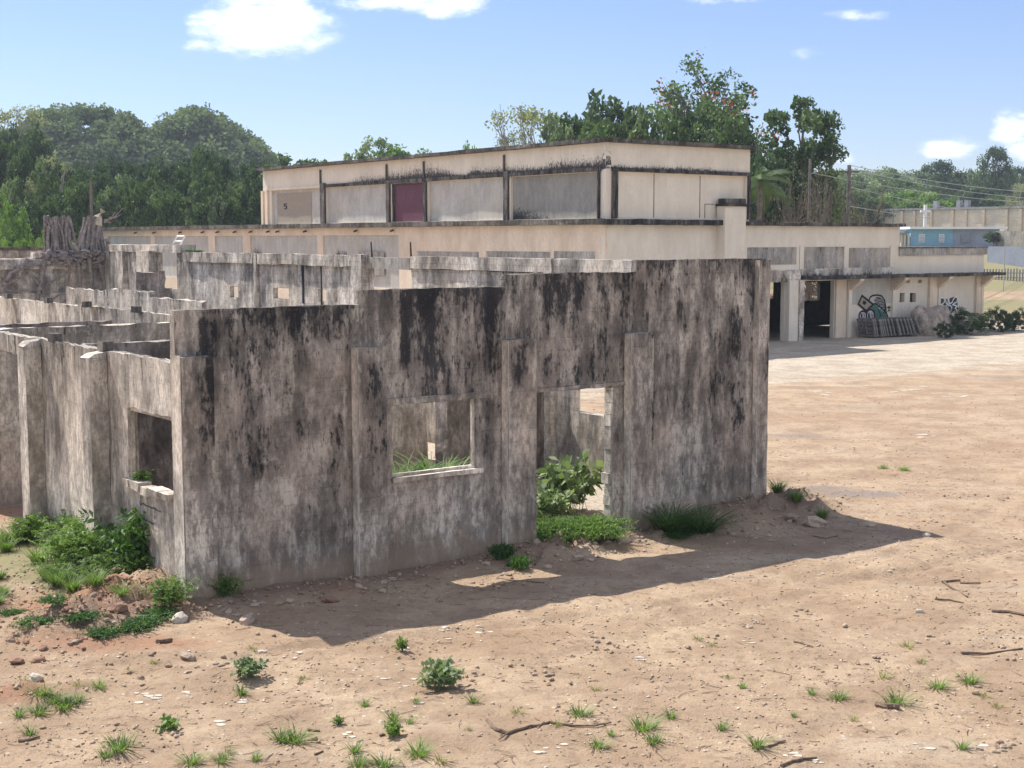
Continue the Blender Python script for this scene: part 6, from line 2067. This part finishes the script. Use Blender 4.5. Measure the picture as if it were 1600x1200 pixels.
# gravel and litter as one scatter each
def gravel():
    rr = np.random.default_rng(101)
    n = 34000
    y = 11.3 + (46 - 11.3) * rr.random(n) ** 1.9; x = (rr.random(n) * 2 - 1) * (y * .375)
    dens = fbm(x * .8, y * .8, 0, 61, 3)
    kp = rr.random(n) < sstep(.30, .62, dens) + .2
    x, y = x[kp], y[kp]; n = len(x)
    z = ground_h(x, y)
    s = .006 + .022 * rr.random(n) ** 3.2
    base = np.array([(1, 0, 0), (-.5, .8, 0), (-.6, -.7, 0), (.1, .1, .8), (0.05, -.05, -.5)])
    tri = np.array([(0, 1, 3), (1, 2, 3), (2, 0, 3), (1, 0, 4), (2, 1, 4), (0, 2, 4)])
    th = rr.uniform(0, 6.28, n); c, s_ = np.cos(th), np.sin(th)
    B = base[None] * rr.uniform(.6, 1.3, (n, 5, 1)) * s[:, None, None] * np.array([1.3, 1, .9])
    V = np.stack([B[..., 0] * c[:, None] - B[..., 1] * s_[:, None] + x[:, None], B[..., 0] * s_[:, None] + B[..., 1] * c[:, None] + y[:, None], B[..., 2] + z[:, None] + s[:, None] * .2], -1).reshape(-1, 3)
    Fs = (tri[None] + (np.arange(n) * 5)[:, None, None]).reshape(-1, 3)
    cvv = np.repeat(rr.random(n), 5)
    me = fast_mesh('gravel', V, Fs, dict(cv=cvv))
    m, nt, N, L, P = mat_new('gravel')
    at = N.new('ShaderNodeAttribute'); at.attribute_name = 'cv'
    r_ = N.new('ShaderNodeValToRGB'); L.new(at.outputs['Fac'], r_.inputs[0])
    r_.color_ramp.elements[0].color = (.24, .17, .115, 1); r_.color_ramp.elements[1].color = (.62, .55, .46, 1)
    e = r_.color_ramp.elements.new(.5); e.color = (.39, .30, .21, 1); e = r_.color_ramp.elements.new(.8); e.color = (.44, .34, .25, 1)
    L.new(r_.outputs[0], P.inputs['Base Color']); P.inputs['Roughness'].default_value = .95
    o = link('gravel', me, m); tag(o, 'loose gravel and crumbs of earth scattered over the dirt yard', 'gravel', kind='stuff')


def litter():
    rr = np.random.default_rng(103)
    n = 2600
    y = 11.3 + (34 - 11.3) * rr.random(n) ** 1.6; x = (rr.random(n) * 2 - 1) * (y * .375)
    z = ground_h(x, y) + .008
    th = rr.uniform(0, 6.28, n); L_ = .02 + .10 * rr.random(n) ** 2.5; w = .0022 + .003 * rr.random(n)
    d = np.stack([np.cos(th), np.sin(th), rr.normal(0, .08, n)], 1); sd = np.stack([-np.sin(th), np.cos(th), 0 * th], 1)
    c = np.stack([x, y, z], 1); bend = sd * (rr.normal(0, .12, n) * L_)[:, None]
    up = np.array([0, 0, 1.0])
    a0 = c - d * L_[:, None]; a1 = c + d * L_[:, None]; m0 = c + bend
    V = []
    for p, k in ((a0, .7), (m0, 1), (a1, .6)):
        V += [p - sd * (w * k)[:, None], p + up * (w * 1.6 * k)[:, None], p + sd * (w * k)[:, None]]
    V = np.stack(V, 1).reshape(-1, 3)
    q = np.array([(0, 3, 4, 1), (1, 4, 5, 2), (3, 6, 7, 4), (4, 7, 8, 5)])
    Fs = (q[None] + (np.arange(n) * 9)[:, None, None]).reshape(-1, 4)
    me = fast_mesh('twig_litter', V, Fs); o = link('twig_litter', me, M['stick']); tag(o, 'fine dry twig litter scattered over the dirt yard', 'litter', kind='stuff')


gravel(); litter()


def crumbs():
    rr = np.random.default_rng(131)
    n = 120000
    y = 12 + 17 * rr.random(n); x = (rr.random(n) * 2 - 1) * (y * .38)
    h = ground_h(x, y); base = np.zeros(n)
    for (mx, my, ru, rv, hh, ro) in MOUNDS:
        a = ((x - mx) * UX[0] + (y - my) * UX[1]) / ru; b = ((x - mx) * VX[0] + (y - my) * VX[1]) / rv
        base += (hh / .2) * np.exp(-(a * a + b * b) * .9)
    u = (x - ORG[0]) * UX[0] + (y - ORG[1]) * UX[1]; v = (x - ORG[0]) * VX[0] + (y - ORG[1]) * VX[1]
    base += .55 * np.exp(-(np.abs(v + .45) / .4) ** 2) * (u > -.3) * (u < 12.8) * sstep(.3, .7, vn(x * 1.2, y * 1.2, 0, 3))
    base += .16 * sstep(.58, .74, fbm(x * .7 + 3, y * 1.1, 0, 171, 4)) * (v < 0)
    base *= ((v < .02) | (u < -.05) | (u > 11.4))
    kp = rr.random(n) < .30 * base
    x, y, h, v = x[kp], y[kp], h[kp], v[kp]; n = len(x)
    s = .010 + .040 * rr.random(n) ** 2.6
    base = np.array([(1, 0, 0), (-.5, .8, 0), (-.6, -.7, 0), (.1, .1, .8), (0.05, -.05, -.5)])
    tri = np.array([(0, 1, 3), (1, 2, 3), (2, 0, 3), (1, 0, 4), (2, 1, 4), (0, 2, 4)])
    th = rr.uniform(0, 6.28, n); c, s_ = np.cos(th), np.sin(th)
    B = base[None] * rr.uniform(.6, 1.3, (n, 5, 1)) * s[:, None, None]
    V = np.stack([B[..., 0] * c[:, None] - B[..., 1] * s_[:, None] + x[:, None], B[..., 0] * s_[:, None] + B[..., 1] * c[:, None] + y[:, None], B[..., 2] + h[:, None] + s[:, None] * .25], -1).reshape(-1, 3)
    Fs = (tri[None] + (np.arange(n) * 5)[:, None, None]).reshape(-1, 3)
    q1 = P2(150, 960); red = np.exp(-(((x - q1[0]) / 2.2) ** 2 + ((y - q1[1]) / 1.2) ** 2))
    me = fast_mesh('earth_crumbs', V, Fs, dict(cv=np.repeat(rr.random(n), 5), red=np.repeat(red, 5)))
    m, nt, N, L, P = mat_new('earth_crumbs')
    at = N.new('ShaderNodeAttribute'); at.attribute_name = 'cv'; ar = N.new('ShaderNodeAttribute'); ar.attribute_name = 'red'
    c1 = mixc(N, L, at.outputs['Fac'], (.24, .17, .118), (.42, .325, .23)); c2 = mixc(N, L, at.outputs['Fac'], (.22, .10, .06), (.40, .24, .16))
    L.new(mixc(N, L, ar.outputs['Fac'], c1, c2), P.inputs['Base Color']); P.inputs['Roughness'].default_value = .95
    o = link('earth_crumbs', me, m); tag(o, 'loose clods and crumbs of earth heaped along the wall foot and mounds', 'soil', kind='stuff')


crumbs()


def chips():
    """flat pale limestone flakes lying on the dirt"""
    rr = np.random.default_rng(107); mb = MB()
    spots = [(230, 1095), (290, 1090), (220, 1085), (250, 1090), (380, 1098), (640, 1098), (700, 982), (766, 985), (640, 1012), (690, 990), (460, 1022), (400, 1018), (545, 1150), (760, 982), (998, 1032), (1165, 1006), (1280, 1190), (1440, 1165), (1520, 1165),
             (1345, 606), (1395, 612), (1420, 609), (1432, 612), (1470, 616), (1500, 618), (1440, 607), (1360, 605), (1290, 615), (1450, 678), (870, 1170), (835, 1175), (330, 1135), (600, 1060), (640, 1070), (1240, 1180), (1390, 890), (1280, 898), (1100, 905)]
    for (px, py) in spots:
        for k in range(3):
            q = GP(px + rr.normal(0, 9), py + rr.normal(0, 3)); r = (.012 + .028 * rr.random()) * (3.2 if py < 700 else 1)
            n = 7; P = [q + np.array([math.cos(t) * r * rr.uniform(.5, 1.4) * 1.5, math.sin(t) * r * rr.uniform(.5, 1.3), .008]) for t in np.linspace(0, 6.28, n, endpoint=False)]
            Q = [p - np.array([0, 0, .03]) for p in P]
            mb.add(P + Q, [list(range(n))] + [[(i + 1) % n, i, n + i, n + (i + 1) % n] for i in range(n)])
    o = mb.build('limestone_flakes', M['whiterock'], None, origin=(0, 0, 0), uvmode=False); tag(o, 'pale flat stone flakes strewn over the dirt', 'stone flakes', kind='stuff')


chips()


def branch(pts, r0, r1, label, sub=(), group=None):
    P = [GP(*p) + np.array([0, 0, r0 * .8]) for p in pts]
    mb = MB()
    fine = []
    for i in range(len(P) - 1):
        for k in range(3):
            t = k / 3; fine.append(P[i] * (1 - t) + P[i + 1] * t + RNG.normal(0, r0 * .35, 3) * np.array([1, 1, .3]))
    fine.append(P[-1])
    tube(mb, fine, r0, r1, 6, wob=.25)
    for (a, b) in sub:
        tube(mb, [GP(*a) + np.array([0, 0, r0]), GP(*b) + np.array([0, 0, r0 * .6])], r0 * .55, r0 * .25, 5)
    o = mb.build('fallen_branch', M['stick'], None, origin=P[0], uvmode=False)
    return tag(o, label, 'branch', group)


branch([(762, 1127), (775, 1143), (795, 1147), (830, 1138), (858, 1131), (895, 1136), (930, 1137), (955, 1131)], .022, .008, 'longest crooked fallen branch lying at the bottom centre', [((795, 1147), (779, 1158)), ((850, 1132), (838, 1139))])
branch([(1368, 1104), (1387, 1107), (1405, 1108)], .035, .03, 'short thick stick beside a grass tuft at the bottom right')
branch([(1472, 909), (1488, 921), (1512, 934)], .018, .012, 'slanting stick in the scatter of branches at the right')
branch([(1472, 911), (1500, 908)], .02, .012, 'upper left straight stick in the scatter of branches at the right')
branch([(1500, 912), (1532, 912)], .014, .010, 'upper right straight stick in the scatter of branches at the right')
branch([(1460, 935), (1485, 938), (1505, 943)], .014, .008, 'lowest stick in the scatter of branches at the right')
branch([(1549, 956), (1580, 958), (1605, 964)], .022, .016, 'thick stick running out of the right edge')
branch([(1220, 1199), (1245, 1189), (1276, 1186)], .018, .010, 'curved stick at the bottom edge, right of centre')
branch([(1202, 1168), (1215, 1162), (1227, 1159)], .014, .008, 'short stick right of a grass tuft near the bottom')
branch([(1240, 1003), (1256, 1007), (1270, 1012)], .012, .010, 'pale thin stick alone in the middle of the right dirt')
branch([(247, 1006), (268, 1003)], .03, .028, 'short red brown stick on the smooth red patch at the left')
branch([(30, 1160), (48, 1157), (62, 1153)], .018, .010, 'dark stick under a grass tuft at the bottom left corner')
branch([(480, 1142), (500, 1143)], .013, .010, 'small stick right of the large bottom tuft')
branch([(1500, 1021), (1540, 1023), (1598, 1015)], .018, .012, 'long dark twig near the right edge, below the thick stick')
branch([(492, 1180), (505, 1175)], .012, .009, 'small dark stick at the bottom, left of the round tuft')
branch([(775, 905), (800, 908), (850, 912)], .015, .008, 'thin branch in the wall shadow below the window light')
branch([(835, 868), (858, 860), (872, 853)], .022, .016, 'short stick on the doorway mound')
branch([(1270, 838), (1290, 842), (1310, 838)], .012, .008, 'thin twig in the right part of the wall shadow')

# ------------------------------------------------------------------ air
mb = MB(); mb.box(-420, 420, -30, 620, -3, 75, frame=False)
hz_o = mb.build('haze', None, None, origin=(0, 0, 0), uvmode=False)
hm = bpy.data.materials.new('haze'); hm.use_nodes = True
hm.node_tree.nodes.remove(hm.node_tree.nodes['Principled BSDF'])
pv = hm.node_tree.nodes.new('ShaderNodeVolumePrincipled')
pv.inputs['Color'].default_value = (.80, .89, 1.0, 1); pv.inputs['Density'].default_value = .00030; pv.inputs['Anisotropy'].default_value = .2
hm.node_tree.links.new(pv.outputs[0], hm.node_tree.nodes['Material Output'].inputs['Volume'])
hz_o.data.materials.append(hm)
tag(hz_o, 'thin bluish air between the viewer and the hills', 'haze', kind='stuff')
